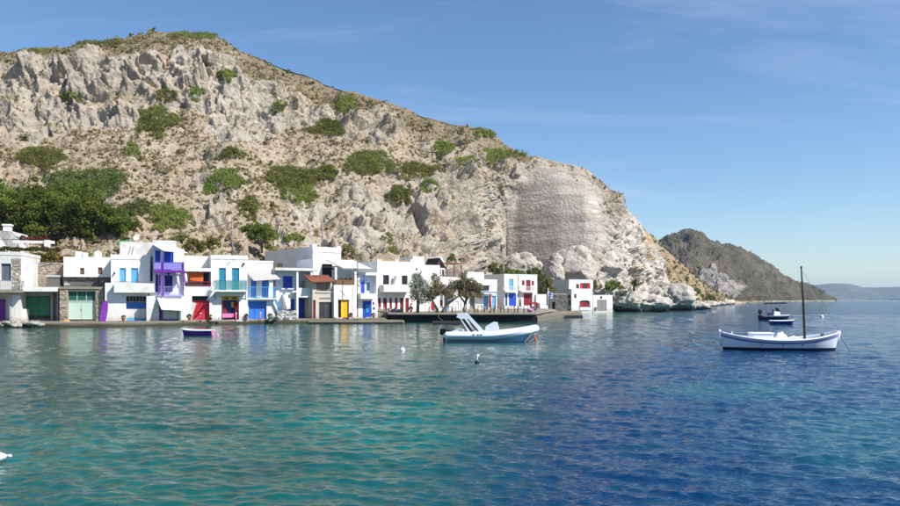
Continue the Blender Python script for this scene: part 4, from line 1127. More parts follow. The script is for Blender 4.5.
h.box((158,294.6,182.5,296), -0.5, 1.2, M['pviolet'], 'balcony_slab', ref=-0.5); h.rail((158,286.5,181.5,294.5), -0.48, M['pviolet'], gap=0.13)
h.box((162.6,256,163.9,296), -0.66, -0.58, M['purple'], 'post'); h.box((182.8,262,184,290), -0.66, -0.58, M['purple'], 'post'); h.box((158.2,272.3,159.3,294), -0.62, -0.55, M['purple'], 'post')
h.tubepx([(179,288,-.2),(177.2,273.5,-.2)], [0.20, 0.10], M['canvas'], 'rolled_blind', 8)
h.quadsheet([(156.5,296.6,-.3),(181,301.5,-.3),(192.5,311,-1.6),(161.5,309.5,-1.9)], M['canvas'], 'sun_sail', 0.03, ripple=0.4)
h.door((158.6,304.5,161.8,322), M['purple'], 0.1, 1, ground=True); h.door((162.5,305,178.3,322), M['white2'], 0.1, 2, frame=M['purple'], ground=True); h.box((162,319.3,178.4,322.6), -0.05, 0.02, M['purple'], 'kick_board', ref=-.05)
# red boathouse with orange cloth
h = House('white_house', 'white house with red boat door and orange cloth on the balcony', 184, 83.0, 21)
h.block((184,286,212,330), 0, 6, [(192,296,209.5,320,.8)], M['white']); h.block((184,256,212,286), 1.6, 4.5, [(188.5,271.5,210,286,1.2)], M['white2'], name='upper_wall', ground=False)
h.box((184,268,211,271.4), -0.2, 1.6, M['white'], 'canopy', ref=-0.2)
h.rail((187,281.6,210.5,286), -0.05, M['dred'], ends=1.6, gap=0.3, bar=.035); h.box((203.5,273,207.5,285.5), 2.5, 2.75, M['navy'], 'inner_door', ref=2.5)
h.quadsheet([(188.5,272,0.3),(203.5,272,0.3),(203,281.5,0.2),(189.5,280.5,0.35)], M['orange'], 'hanging_cloth', 0.02, ripple=.2); h.tubepx([(186,283,.1),(185.4,272,.1)], [.2,.12], M['canvas'], 'folded_parasol', 8)
h.door((193.4,300.5,209.5,319.5), M['red'], 0.55, 2, ground=True); h.box((192.4,296.4,209.2,300.3), 0.5, 0.75, M['dark'], 'fanlight', ref=.5)
h.quadsheet([(192.2,302,.3),(196.5,303,.3),(193.8,311,.3),(192.3,318,.3)], M['canvas'], 'tied_curtain', .02)
# teal door house
h = House('white_house', 'white house with teal upstairs doors and teal glass balcony', 211, 84.2, 23)
h.block((211,258.5,247.5,330), 0, 7, [(219,268,225.8,290,.25),(232,268,239.2,290,.25),(221.5,296,239,318.5,.8)], M['white'], cap=0.38)
h.door((219,268,225.8,290.5), M['teal'], 0.15, 2, panels=3); h.door((232,268,239.2,290.5), M['teal'], 0.15, 2, panels=3)
h.box((214.5,290,247.5,291.8), -1.1, 0, M['white2'], 'balcony_slab', ref=-1.1)
_t = NT('teal_glass'); _t.done((0.05, 0.28, 0.30, 1), 0.15); _t.b.inputs['Alpha'].default_value = 0.55; M['tealglass'] = _t.m
h.rail((215,280.3,247,290), -1.05, M['teal'], ends=1.0, gap=0.5, bar=.02, fill=M['tealglass'])
for px in (215.5, 246): h.tubepx([(px, 299, -0.02), (px-0.6, 295, -0.3), (px-0.4, 291.8, -0.9)], 0.045, M['teal'], 'bracket')
h.tubepx([(206.5,297,-1.0),(215.2,281,-1.0)], 0.04, M['greywood'], 'stair_rail'); h.tubepx([(207.2,300.5,-1.0),(215,290.5,-1.0)], 0.12, M['white2'], 'stair_string')
h.box((221.8,296.4,238.8,300), 0.3, 0.7, M['yellow'], 'fascia', ref=.3); h.box((224,297.4,229,299.2), .28, .30, M['black'], 'sign_lettering', ref=.28); h.box((231.5,297.4,236.5,299.2), .28, .30, M['black'], 'sign_lettering', ref=.28)
h.door((224.4,300.4,236.2,318), M['navy'], 0.6, 2, ground=True); h.box((231.2,302,234,307.4), 0.5, 0.54, M['yellow'], 'notice', ref=.5)
h.quadsheet([(222,301,.35),(224.6,301,.35),(228,315,.3),(224.4,315,.3)], M['dred'], 'curtain', .04); h.quadsheet([(234.6,302,.1),(238.6,302,.1),(238.4,319,.1),(234.6,319,.1)], M['dred'], 'curtain', .04)
h.box((222.5,313.6,235.5,317.6), 0.2, 0.5, M['pink'], 'low_gate', ref=.2)
h.lamp(243.5, 264, 0, M['black']); h.tubepx([(228,265,-.05),(229.5,262,-.3)], .025, M['steel'], 'lamp_arm')
bn = House('bench', 'white masonry bench by the red boat door', 211, 83.0, 23, 0.5, cat='bench'); bn.box((211,316.8,221,317.9), -0.2, 0.3, M['white'], 'seat'); bn.box((211.8,317.9,213.4,320.4), -0.15, 0.25, M['white'], 'leg'); bn.box((218.6,317.9,220.2,320.4), -0.15, 0.25, M['white'], 'leg')
# blue awning house
h = House('white_house', 'white house with mid blue doors, corrugated awning and blue boat door', 247.5, 86.6, 26)
h.block((247.5,299,277,330), 0, 6, [(248.5,301,267,319,.4)], M['white']); h.block((247.5,262,273,299), 1.0, 5.5, [(251,279,256.5,298,.2),(262,279,268.6,298,.2)], M['white'], name='upper_wall', ground=False, cap=.15)
h.door((251,279,256.5,298.6), M['midblue'], 1.1, 1); h.door((262,279,268.6,298.6), M['midblue'], 1.1, 2); h.door((248.5,301,267,319), M['midblue'], 0.25, 3, panels=0, ground=True)
aw = h.quadsheet([(245.5,271,1.0),(271,270.6,1.0),(280.5,279,-0.5),(253.5,280.6,-0.5)], M['gcanvas'], 'awning', 0.05)
for k in range(11):
    t_ = (k+0.5)/11; h.tubepx([(245.5+25.5*t_, 270.8, .95), (253.5+27*t_, 279.7-0.9*t_, -.48)], .022, M['gcanvas'], 'awning_batten', 5)
h.box((247.5,298.2,276,299.6), -0.6, 0, M['white2'], 'balcony_slab', ref=-.6); h.rail((248.8,287,275.5,298), -0.55, M['sky'], ends=.9, gap=.2, bar=.03)
h.box((254,297.6,260.4,299), -0.5, -0.1, M['black'], 'lamp_hood', ref=-.5)
h.tubepx([(275.3,287.5,-.5),(275.5,298,-.5),(282,311.5,-.5)], .045, M['sky'], 'stair_rail'); h.tubepx([(275.3,299.5,-.4),(281.6,313.5,-.4)], .13, M['sky'], 'stair_string')
h.box((266.5,303,268.2,318), -0.03, 0, M['white2'], 'pilaster', ref=-.03)
# shaded pale blue house with stone wall
h = House('white_house', 'pale blue house with square royal blue window above a patchy stone wall', 276, 88.2, 29)
h.block((276,270.5,312.5,330), 1.6, 6.5, [(283,276,292.5,288,.2),(289,299,294.6,313,.2),(298.6,298,310.8,322,1.2),(299,271.5,311,288,1.0)], M['lilac'])
h.box((275.5,268,320,270.6), -0.3, 2.2, M['white2'], 'canopy', ref=-.3)
h.door((283,276,292.5,288), M['blue'], 1.7, 2, name='window', panels=1); h.door((289,299,294.6,316), M['blue'], 1.7, 1, ground=True)
h.box((281.5,288.4,294,289.4), 1.3, 1.6, M['lilac'], 'shelf', ref=1.3)
h.box((296.6,270.7,298.4,321), -0.15, 0.0, M['white'], 'post'); h.box((310.8,270.7,312.2,321), -0.15, 0.0, M['white'], 'post')
h.box((298.5,288,310.7,297.4), -0.14, 0.05, M['white'], 'balcony_wall', ref=-.14); h.box((298.5,296,310.7,297.4), .05, 1.6, M['white'], 'balcony_floor', ref=.05)
h.door((298.8,299,303.6,321), M['blue'], 1.9, 1, ground=True); h.window((304.2,300,310.4,320), 2.2, M['greywood'], M['glass'], 2)
for k in range(4): h.box((283.5+k*1.0,294.5+k*3.6,291-k*0.2,298.2+k*3.6), 0.9-k*.25, 1.59, M['white2'], 'step', ref=.9-k*.25)
gw = House('garden_wall', 'low dry stone wall of black and white stones by the quay', 277, 86.9, 27, 0.5, cat='wall'); gw.block((277.3,311,296.3,325), .05, 0.6, (), M['dstone'], name='core'); gw.stonework((277,310.5,296.5,325), 0.0, M['wstone'], 'stones', .24, True)
# large house behind
h = House('white_house', 'large plain white house with corner turret rising behind the quay row', 313, 99, 40, 4.0)
h.block((313,248.6,341,280), 0, 14, (), M['white'], ground=False, cap=0.18)
h.box((312.6,244.6,316.6,249.4), -0.06, 0.8, M['white'], 'corner_merlon'); h.box((337,246.4,341,249), -0.06, 0.8, M['white'], 'corner_merlon')
h.box((313,251.3,341,252.2), -0.10, 0.0, M['white'], 'cornice', ref=-.1)
def side_window(H, px0, py0, px1, py1, mat, frame):
    """window on the left end wall (x = 0 plane)"""
    def hit(px, py):
        d = Vector(((px-CX)/F, 1)); O = Vector((H.o.x, H.o.y)); n = H.U
        t_ = O.dot(n)/d.dot(n); p = d*t_; return (p-O).dot(H.V), CAM_H-(py-HY)/F*t_-H.z0
    a, hi = hit(px1, py0); b, lo = hit(px0, py1); m1 = MB(); m1.box(-0.04, 0.02, a, b, lo, hi); o = m1.build('window', frame, H.root)
    m2 = MB(); m2.box(-0.06, -0.042, a+.06, b-.06, lo+.06, hi-.06); m2.build('pane', mat, o); return o
side_window(h, 277.5, 263, 283, 267.2, M['tan'], M['white2']); side_window(h, 297, 262, 303, 268.6, M['tan'], M['brown'])
# beige taverna front with tile canopy
h = House('beige_house', 'narrow beige house front with terracotta tile canopy and shop window', 312.5, 89.6, 32)
h.block((312.5,281,334,330), 0, 6, [(316.6,283,330.5,291.4,.25),(319,302,332.4,319.6,.35),(313,300,315.6,321,.3)], M['cream'], cap=.1)
h.window((320.4,283.2,326.6,291.2), 0.15, M['greywood'], M['glass'], 2, sill=None); h.shutters((316.7,283.2,320.2,291.2), .08, M['greywood'], 1); h.shutters((326.8,283.2,330.4,291.2), .08, M['greywood'], 1)
h.box((316,291.6,331,292.5), -0.12, 0, M['white2'], 'sill', ref=-.12); h.window((319,302,332.4,319.6), 0.22, M['slategrey'], M['glass'], 2); h.door((313,300,315.6,321), M['dred'], .2, 1, ground=True)
h.box((319.6,297.3,330.8,298.9), -0.05, 0, M['cream'], 'sign_board', ref=-.05)
for k in range(9): h.box((320.2+k*1.15,297.6,321.0+k*1.15,298.6), -0.062, -0.051, M['dbrown'], 'sign_lettering', ref=-.062)
rf = h.quadsheet([(303.5,275.5,0.7),(329,275.0,0.7),(334.8,281.6,-0.7),(311.5,282.2,-0.7)], M['tile'], 'tile_canopy', .06)
for k in range(15):
    t_ = (k+.5)/15; h.tubepx([(303.5+25.5*t_, 275.3, .7), (311.5+23.3*t_, 282.0-.5*t_, -.72)], .08, M['tile'], 'tile_row', 6)
# white house with dark shutters just behind it
h = House('white_house', 'white house with dark brown upper window behind the tile canopy', 313, 93.5, 33, 3.0)
h.block((313,259,343,300), 0, 5.5, [(322,264,332.4,279,.3)], M['white'], ground=False); h.window((322,264,332.4,279), .2, M['dbrown'], M['dark'], 2); h.shutters((331,268,333.8,277), -.03, M['dbrown'], 1)
# yellow door house
h = House('white_house', 'white house with bright yellow door and roof terrace', 334, 90.6, 32)
h.block((334,285,356.6,330), 0, 6.5, [(338,299.6,349.2,317.5,.45)], M['white']); h.block((336.5,269.5,356.6,285), 2.6, 3.5, (), M['lilac'], name='terrace_room', ground=False)
h.box((335.8,279.8,354.4,284.8), -0.02, 0.14, M['brown'], 'terrace_rail', ref=-.02); h.box((354.6,267.5,356.6,285), 0.0, 0.3, M['white'], 'pillar'); h.box((335,267.4,337,279.7), 0.0, .3, M['white'], 'pillar')
h.quadsheet([(326,259.8,3.5),(352,259.5,3.5),(372,268.6,-0.3),(342,267.8,-0.3)], M['gcanvas'], 'reed_awning', .06)
h.door((341,300,349,319), M['yellow'], .3, 2, panels=1, ground=True); h.box((338.2,300,340.8,317.5), .38, .44, M['dbrown'], 'side_panel', ref=.38)
h.box((352.6,286,354.2,318), -0.05, 0, M['white2'], 'pilaster', ref=-.05); h.box((336,317.6,352,320.5), -0.8, 0, M['white2'], 'doorstep', ref=-.8)
for k, px in enumerate((338, 342, 346.5, 351)):
    pl = hb = link('potted_plant', BUSH_Y[k % 2], None); u, z = h.uz(px, 280, .3); p = h.root.matrix_world if False else None
    g = h.o + Vector((h.U.x*u + h.V.x*.45, h.U.y*u + h.V.y*.45, z-.15)); pl.location = g; pl.scale = (.32, .3, .6)
    tag(pl, ['first', 'second', 'third', 'fourth'][k] + ' potted plant from the left on the terrace over the yellow door', 'plant', 'plants on the terrace over the yellow door')
# small blue house
h = House('white_house', 'small house with blue door, pale blue loggia and blue wall ornament', 356.8, 92.4, 33)
h.block((356.8,272.4,377.5,330), 0.4, 6, [(360,275.2,376.4,294,1.0),(362.6,301,371.6,318,.3)], M['white'])
h.box((360.1,275.3,376.3,294), 1.35, 1.39, M['lilac'], 'loggia_back', ref=1.35)
h.door((361.2,282,364.4,296), M['blue'], 1.3, 1); h.window((367,283,369.6,290.4), 1.3, M['blue'], M['dgreen'], 1); h.box((360.6,293.4,376.6,299.2), -0.6, 0.39, M['white'], 'balcony', ref=-.6, bev=.05)
h.door((362.6,301,371.6,318), M['blue'], .5, 3, ground=True, glass=False); h.box((366,304,368.6,313), .40, .44, M['teal'], 'door_light', ref=.40)
# blue ornament: an upright with two curled arms and a ring
for pts in ([(364,274.2,-.1),(364,281.6,-.1)], [(361.4,278,-.1),(361.9,280.4,-.1),(364,281.6,-.1),(366.2,280.4,-.1),(366.7,278,-.1)], [(362.2,276.2,-.1),(365.8,276.2,-.1)]): h.tubepx(pts, .055, M['blue'], 'ornament')
h.box((373,302,374.2,304.5), .34, .40, M['navy'], 'wall_tile', ref=.34); h.box((373.4,307,374.8,309.5), .34, .40, M['navy'], 'wall_tile', ref=.34)
# big house with red doors
h = House('white_house', 'large white house with row of dark red doors and curved balcony', 377.3, 96.6, 34)
h.block((377.3,261.5,412.5,330), 0, 9.5, [(383,275,389.2,284.6,.25),(401.8,275.5,407.6,284.6,.25),(378.2,298,381,309,.2),(383.2,298,387,314,.25),(389.6,298,392,309,.2),(395,298,397.6,309,.2),(400,298,403.6,314,.25),(405.4,298,408.8,314,.25)], M['white'])
for a, b in ((377.3,382),(395,398.6),(410.4,412.6)): h.box((a,259.6,b,261.5), 0, .3, M['white'], 'parapet_block', ref=0)
h.box((382,260.4,395,261.5), 0.02, .24, M['tan'], 'parapet_cap', ref=.02); h.box((398.6,260.4,410.4,261.5), .02, .24, M['tan'], 'parapet_cap', ref=.02)
h.window((383,275,389.2,284.6), .16, M['dbrown'], M['glass'], 2); h.window((401.8,275.5,407.6,284.6), .16, M['dbrown'], M['glass'], 2)
for r in ((378.2,298,381,309),(389.6,298,392,309),(395,298,397.6,309)): h.door(r, M['dred'], .14, 1, name='window_shutter', panels=1)
for r in ((383.2,298,387,316),(400,298,403.6,316),(405.4,298,408.8,316)): h.door(r, M['dred'], .16, 1, ground=True)
h.box((383.6,284.8,411.6,292.4), -1.2, 0, M['white'], 'balcony', ref=-1.2, bev=.1)
u, z = h.uz(395.5, 287, -.4); z2 = h.uz(395.5, 275.8, -.4)[1]
MB().lathe([(.52, z-.3), (.50, z+.1), (.30, z+.75), (.20, z2-.15), (.24, z2-.12), (.22, z2), (.05, z2+.04)], 14, (u, -.45, 0)).build('oven_chimney', M['white2'], h.root, True)
h.lamp(411, 304, 0, M['red'])
# houses behind the tamarisks
h = House('white_house', 'white cubic house with small dark window behind the tamarisks', 412.5, 107, 32, 1.1)
h.block((412.5,264.8,439,320), 0, 7, [(415.4,268,417.4,271,.2),(418,303,425.4,318,.2),(431,303,434.4,309.6,.2),(440,300,442.4,305,.1)], M['white2']); h.window((415.4,268,417.4,271), .14, M['white'], M['glass'], 1)
h.door((418,302,425.4,320), M['sky'], .14, 2, ground=True); h.door((431,303,434.4,309.6), M['red'], .1, 2, name='window_shutter')
h.block((412.8,256.4,424,265), 2.2, 4, (), M['white'], name='upper_wall', ground=False); h.block((412.5,273,428.6,320), -0.9, 0.88, (), M['white'], name='front_wall')
h = House('gabled_house', 'small house with dark gable end and verandah on the terrace', 437, 117, 30, 4.5)
h.block((437,268,446,285), 0, 4, [(439,269.6,441,276.6,.2),(442,269.6,444,276.6,.2)], M['white2'], ground=False)
u0, z0_ = h.uz(436.6, 268, 0); u1, _ = h.uz(446.4, 268, 0); zt = h.uz(441, 257.6, 0)[1]
MB().prism([(u0-.2, z0_), (u1+.2, z0_), ((u0+u1)/2-.3, zt)], 0.0, 4.0).build('gable', M['dbrown'], h.root); MB().prism([(u1+.3, z0_-.05), (u1+.1, z0_-.15), ((u0+u1)/2-.4, zt+.05), ((u0+u1)/2-.2, zt+.18)], -.2, 4.1).build('roof_board', M['canvas'], h.root)
h.door((439,269.6,441,278), M['dbrown'], .12, 1); h.door((442,269.6,444,278), M['dbrown'], .12, 1)
h.box((443,262.6,462,263.8), -0.4, 2.4, M['brown'], 'verandah_beam', ref=-.4)
for px in (447, 454, 461.4): h.box((px,263.8,px+.7,277), -.35, -.2, M['brown'], 'verandah_post')
h.rail((444,272,462,277), -.4, M['brown'], gap=.5, bar=.04); h.block((437,276.5,463,300), -.3, 5, (), M['white2'], name='terrace_wall', ground=False)
h = House('white_house', 'low white terraced house behind the middle tamarisk', 428, 112, 30, 1.1)
h.block((428,277,463,320), 0, 4, [(440,300,443.4,305.6,.2),(446,301,449,318,.2),(455,301,459,318,.2)], M['white']); h.door((440,300,443.4,305.6), M['dred'], .12, 2, name='window_shutter'); h.door((446,301,449,318), M['sky'], .12, 1, ground=True); h.door((455,301,459,318), M['white2'], .12, 1, ground=True)
h.box((430,288.5,462,290), -2.2, 0, M['gcanvas'], 'porch_roof', ref=-2.2)
for px in (433, 443, 453, 461): h.box((px,290,px+.8,320), -2.15, -2.0, M['white2'], 'porch_post')
h = House('white_house', 'white stepped house with pale blue arched window beside the red parasol', 462, 122, 31, 1.1)
h.block((462,280,497,320), 0, 6, [(463.5,293,467,313,.3),(470,293,475,313,.4),(483.6,293,488.6,313,.5),(492,296,496,312,.3),(482.6,285,489,290.4,.25)], M['white'], cap=.1)
h.block((463,272,484,282), 2.6, 5, (), M['white'], name='upper_wall', ground=False); h.quadsheet([(467,279.8,.6),(488,279.2,.6),(497.6,284.6,-1.5),(474,284.6,-1.5)], M['white'], 'sloping_roof', .14)
h.window((482.6,285,489,290.4), .15, M['sky'], M['glass'], 2); h.box((477,291.2,497,294.4), -1.3, 0, M['white2'], 'canopy', ref=-1.3)
h.door((463.5,293,467,315), M['white2'], .2, 1, ground=True); h.door((470,293,475,315), M['greywood'], .3, 2, ground=True, glass=True); h.door((483.6,294,488.6,315), M['sky'], .35, 2, ground=True); h.door((492,296,496,315), M['sky'], .2, 1, ground=True)
h.rail((483,291.5,500,296), -1.35, M['sky'], gap=.3, bar=.03)
# blue and red house
h = House('white_house', 'two storey white house, blue doors left and red doors right, above the dock', 504.2, 136, 33, 1.1)
h.block((504.2,274.6,537.2,320), 0, 7.2, [(509,279,513.4,291,.2),(505.2,293.4,507.4,306,.2),(508.8,293.4,516.2,306,.2),(521.8,280.4,524.6,285.4,.2),(526,280,530.6,291,.2),(531.6,280.8,534,285.4,.2),(523.6,293.6,532.4,305.6,.25)], M['white'], cap=.05)
h.door((509,279,513.4,291), M['sky'], .14, 1); h.door((505.2,293.4,507.4,309), M['blue'], .14, 1, ground=True); h.door((508.8,293.4,516.2,309), M['blue'], .14, 2, ground=True)
h.door((521.8,280.4,524.6,285.4), M['dred'], .12, 1, name='window_shutter'); h.door((526,280,530.6,291), M['dred'], .14, 2); h.door((531.6,280.8,534,285.4), M['dred'], .12, 1, name='window_shutter'); h.door((523.6,293.6,532.4,309), M['dred'], .16, 2, ground=True)
for r in ((505.4,286,518,291.2),(521.6,286.4,536,291.2)): h.rail(r, -.75, M['white2'], ends=.75, gap=.22, bar=.04); h.box((r[0],291.0,r[2],292.2), -.8, 0, M['white'], 'balcony_slab', ref=-.8)
h.tubepx([(518.6,275,-.05),(518.8,306,-.05)], .06, M['steel'], 'downpipe'); h.box((523.2,292.4,532.8,293.4), -.05, 0, M['white'], 'door_arch', ref=-.05)
h = House('annex', 'low white annex wall at the right of the blue and red house', 536.5, 139.5, 33, 1.1, cat='wall')
h.block((536.5,294.4,546.4,322), 0, 4, (), M['white'])
h.block((540,303,548,322), -1.6, 1.55, (), M['white2'], name='low_wall')
# dark stone store
h = House('stone_store', 'dark grey stone store with shadowed doorway next to the flag', 549.5, 146, 30, .4, cat='building')
h.block((549.5,294.6,567,320), 0, 5, [(552,302,555,311.5,.6)], M['dstone']); h.stonework((549.5,294.4,551.8,312), -.03, M['dstone'], 'stones', .4); h.stonework((555.3,294.4,567,312), -.03, M['dstone'], 'stones', .45); h.box((549,293.4,567.4,294.8), -.15, 5, M['concrete'], 'roof_slab')
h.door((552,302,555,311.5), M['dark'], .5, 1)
# red shutter house at the water
h = House('white_house', 'white house with red shutters and arched red boat door at the water', 571.5, 154.5, 27, .4)
h.block((571.5,289,592.5,320), 0, 7, [(574,294,576.4,298.4,.2),(580,300.6,589.4,307.2,.3)], M['white']); h.block((569,280,593,289), 1.0, 5.5, [(576,284,579.2,288.6,.2),(580,283,590.2,288.8,.2)], M['white'], name='upper_wall', ground=False, cap=.08)
h.window((574,294,576.4,298.4), .12, M['white2'], M['glass'], 1); h.window((576,284,579.2,288.6), 1.1, M['dred'], M['glass'], 1); h.window((582.6,283,587,288.8), 1.1, M['dred'], M['glass'], 2)
h.shutters((580,283,582.5,288.8), 1.02, M['red'], 1); h.shutters((587.1,283,590.2,288.8), 1.02, M['red'], 1)
h.door((580,301.2,589.4,307.2), M['dred'], .2, 2, panels=0); h.tubepx([(579.4,307.5,-.02),(579.4,301.4,-.02),(581.6,300.2,-.02),(584.7,299.8,-.02),(587.8,300.2,-.02),(590,301.4,-.02),(590,307.5,-.02)], .10, M['white'], 'door_arch'); h.box((580,307.3,589.4,310.5), -.1, 0, M['lilac'], 'sill', ref=-.1)
side_window(h, 568.2, 295, 570.4, 298.4, M['dred'], M['dred']); side_window(h, 568.6, 300, 570.8, 305.4, M['glass'], M['navy'])
h.block((593.2,295,612.6,320), .6, 5, [(597,300,606.6,313,.2)], M['white'], name='annex_wall')
h.door((597,300,606.6,313), M['greywood'], .7, 2, panels=2, ground=True); u, z = h.uz(601.4, 297.4, .5); MB().lathe([(.25, -.05), (.25, .05)], 14).build('round_plaque', M['dark'], h.root, loc=(u, .55, z), rot=(math.radians(90), 0, 0))
# ------------------------------------------------------------------ rocks along the shore
def rock_thing(label, c, size, seed, mat, flat=0.0, name='shore_rock', cut=None, group='pale rocks along the shore', sub=5, rough=1.0):
    bm = bmesh.new(); bmesh.ops.create_icosphere(bm, subdivisions=sub, radius=1.0)
    V = np.array([v.co[:] for v in bm.verts]); Fc = np.array([[v.index for v in f.verts] for f in bm.faces]); bm.free()
    S = np.array(size); Wd = V*S
    n_ = V/np.linalg.norm(V, axis=1)[:, None]
    m = min(size)
    f1, f2, idd = worley(Wd/(m*1.1) + seed)
    dd = m*rough*(0.30*fbm(Wd/(m*1.5)+seed, 3) + 0.55*facets(Wd/(m*1.2)+seed, seed) + 0.22*facets(Wd/(m*0.5)+seed, seed+5) - 0.06*(1-sstep(0, .12, f2-f1)) + 0.07*fbm(Wd/(m*0.25)+seed, 3))
    Wd = Wd + n_*dd[:, None]
    if cut is not None:   # wave-cut notch near the water on the seaward side
        z = Wd[:, 2] + c[2]; k = np.exp(-((z-cut)/0.5)**2)*sstep(0.0, -0.5, V[:, 1]); Wd[:, 1] += k*size[1]*0.30
    o = link(name, np_mesh(name, Wd, Fc, mat, True, {'rock': np.ones(len(V)), 'strata': np.zeros(len(V)), 'white': np.full(len(V), 0.8)}), None, c)
    return tag(o, label, 'rock', group)
def m_shore():
    t = NT('shore_rock'); c = t.coord(kind='Position')
    col = t.mix(t.rng(t.noise(c, 0.7, 6, 0.65), 0.38, 0.66), (0.52, 0.49, 0.44, 1), (0.36, 0.325, 0.275, 1))
    col = t.mix(t.rng(t.noise(c, 3.0, 5, 0.7), 0.52, 0.75, 0, .6), col, (0.30, 0.26, 0.21, 1))
    s_ = t.n.new('ShaderNodeSeparateXYZ'); t.l.new(t.geo('Position'), s_.inputs[0])
    tide = t.rng(t.math('ADD', s_.outputs['Z'], t.math('MULTIPLY', t.noise(c, 1.2, 4), 1.0)), 1.35, 0.85)
    col = t.mix(tide, col, (0.045, 0.04, 0.028, 1))     # weed and algae below the tide line
    return t.done(col, 0.9, t.bump(t.noise(c, 2.0, 7, 0.68), 0.8, 0.3), 0.15)
M["shore"] = m_shore()
def RP(px, py, Y): return W(px, py, Y)
for lab, px, py, Y, sz, sd, cut in [
 ('long low pale rock with dark wave cut notch right of the grey doors', 640, 303, 171, (6.6, 3.8, 2.3), 3, .5),
 ('rounded pale boulder on top of the long low rock near the palm', 622, 291, 174, (2.2, 1.8, 1.4), 5, None),
 ('big smooth rock sloping into the sea at the end of the pale cliff', 672, 301, 190, (5.4, 4.0, 3.4), 8, .3),
 ('low pale rock tapering out to sea past the big smooth rock', 688, 306, 203, (4.6, 3.0, 1.5), 12, .2),
 ('small rock at the outer tip of the pale cliff', 702, 308, 214, (2.6, 1.8, .8), 14, None),
 ('pale rock shoulder directly behind the grey doors', 606, 294, 172, (3.6, 2.4, 1.5), 17, None),
]:
    rock_thing(lab, RP(px, py, Y), sz, sd, M['shore'], cut=cut)
rock_thing('huge pale rock block standing behind the red shutter house', RP(575, 272, 176), (5.2, 4.0, 6.4), 31, M['hill'], name='rock_block', group='rock blocks at the cliff foot', rough=.42)
rock_thing('narrow grey rock pillar left of the huge pale block', RP(555, 276, 172), (2.2, 2.2, 5.0), 33, M['hill'], name='rock_block', group='rock blocks at the cliff foot', rough=.42)
rock_thing('pale boulder outcrop behind the dark stone store', RP(522, 267, 178), (5.0, 3.0, 3.2), 36, M['hill'], name='rock_block', group='rock blocks at the cliff foot', rough=.5)
rngk = np.random.default_rng(9)
for k in range(9):
    px = 692 + k*4.4 + rngk.uniform(-1, 1); Y = 226 + max(0, px-690)**1.45*1.15
    rock_thing('small shore boulder number %s from the left below the brown slope' % ['one','two','three','four','five','six','seven','eight','nine'][k], RP(px, HY+(CAM_H-.3)*F/Y, Y), (rngk.uniform(1.2, 3.0)*Y/260, 1.6*Y/260, rngk.uniform(.9, 1.7)*Y/260), 60+k, M['shore'], sub=3, group='boulders below the brown slope')
# rubble on the left foreshore
for k in range(16):
    px = -4 + k*3.1 + rngk.uniform(-1.2, 1.2); Y = 75.0 + rngk.uniform(-.9, .5)
    o = rock_thing('pale rubble stone on the foreshore at the far left', Vector(((px-CX)/F*Y, Y, .30+rngk.uniform(-.1, .22))), (rngk.uniform(.18, .5), .3, rngk.uniform(.14, .28)), 90+k, M['hill'], sub=2, name='rubble_stone', group='rubble on the left foreshore')

# ------------------------------------------------------------------ trees and shrubs by the houses
for k, (px, py, Y, wd, ht, lab) in enumerate([
 (-12, 243, 101, 4.6, 8.2, 'dense leafy tree cut by the left edge behind the chimney house'),
 (22, 243, 103, 4.2, 7.4, 'dense leafy tree rising behind the white pergola'),
 (54, 245, 102, 4.0, 7.8, 'tall leafy tree behind the right end of the pergola'),
 (84, 247, 101, 4.0, 7.2, 'leafy tree above the roof with the white tanks'),
 (110, 249, 103, 3.6, 5.9, 'rightmost leafy tree of the dark row above the sky blue doors'),
 (38, 240, 108, 4.4, 8.6, 'leafy tree set further back in the dark row at left'),
 (74, 240, 109, 4.2, 8.0, 'leafy tree set back behind the tall one at left'),
]):
    b = W(px, py, Y); ht2 = ht
    make_tree('leafy_tree', lab, b, ht*0.25, (0, 0, ht*0.50), (wd*1.12, wd*.9, ht*.52), 105, 95, 0.19, M['leaf'], 40+k, group='dark leafy trees above the left houses', trunk_r=.22, cl_r=(.30, .52))
make_tree('bush_tree', 'big round dark bush with trunk between the utility pole and the large white house', W(262, 251, 110), .4, (0, 0, 2.0), (3.2, 2.6, 2.7), 64, 90, .16, M['leaf'], 61, trunk_r=.14)
for k, (px, py, Y, w, hh, lab) in enumerate([
 (196, 252, 96, 1.7, 2.0, 'yellow green shrub above the red boat door house, the left one'), (212, 249, 99, 1.7, 1.9, 'yellow green shrub above the teal door house, the right one'), (183, 243, 101, 1.6, 1.5, 'olive shrub beside the purple balcony house roof'),
 (345, 254, 119, 1.9, 1.8, 'tawny shrub right of the turret of the large white house'), (452, 262, 122, 1.0, 1.7, 'tawny bush on the verandah terrace'), (493, 276, 154, 2.4, 3.8, 'dark olive bush behind the roof of the blue and red house, the leftmost'),
 (513, 276, 160, 3.2, 2.2, 'low spreading bush above the blue and red house'), (536, 281, 158, 2.4, 3.9, 'dark bush right of the blue and red house roof'), (547, 296, 153, 2.1, 4.2, 'yellow green bush behind the flag'),
 (612, 289.5, 169, 3.0, 2.9, 'bright green bush above the grey double doors'), (598, 291, 172, 1.4, 2.6, 'yellowish bush right of the red shutter house'), (710, 300, 300, 3.2, 3.4, 'green bush low on the brown slope beyond the cliff'), (694, 293, 262, 3.2, 3.0, 'green bush halfway along the brown slope')]):
    o = link('bush', (BUSH_Y if k in (0, 1, 2, 3, 4, 8, 10) else BUSH_S)[k % 2], None, W(px, py+1, Y), (0, 0, k*1.3), (w, w*.9, hh*1.25)); tag(o, lab, 'bush', 'bushes by the houses')
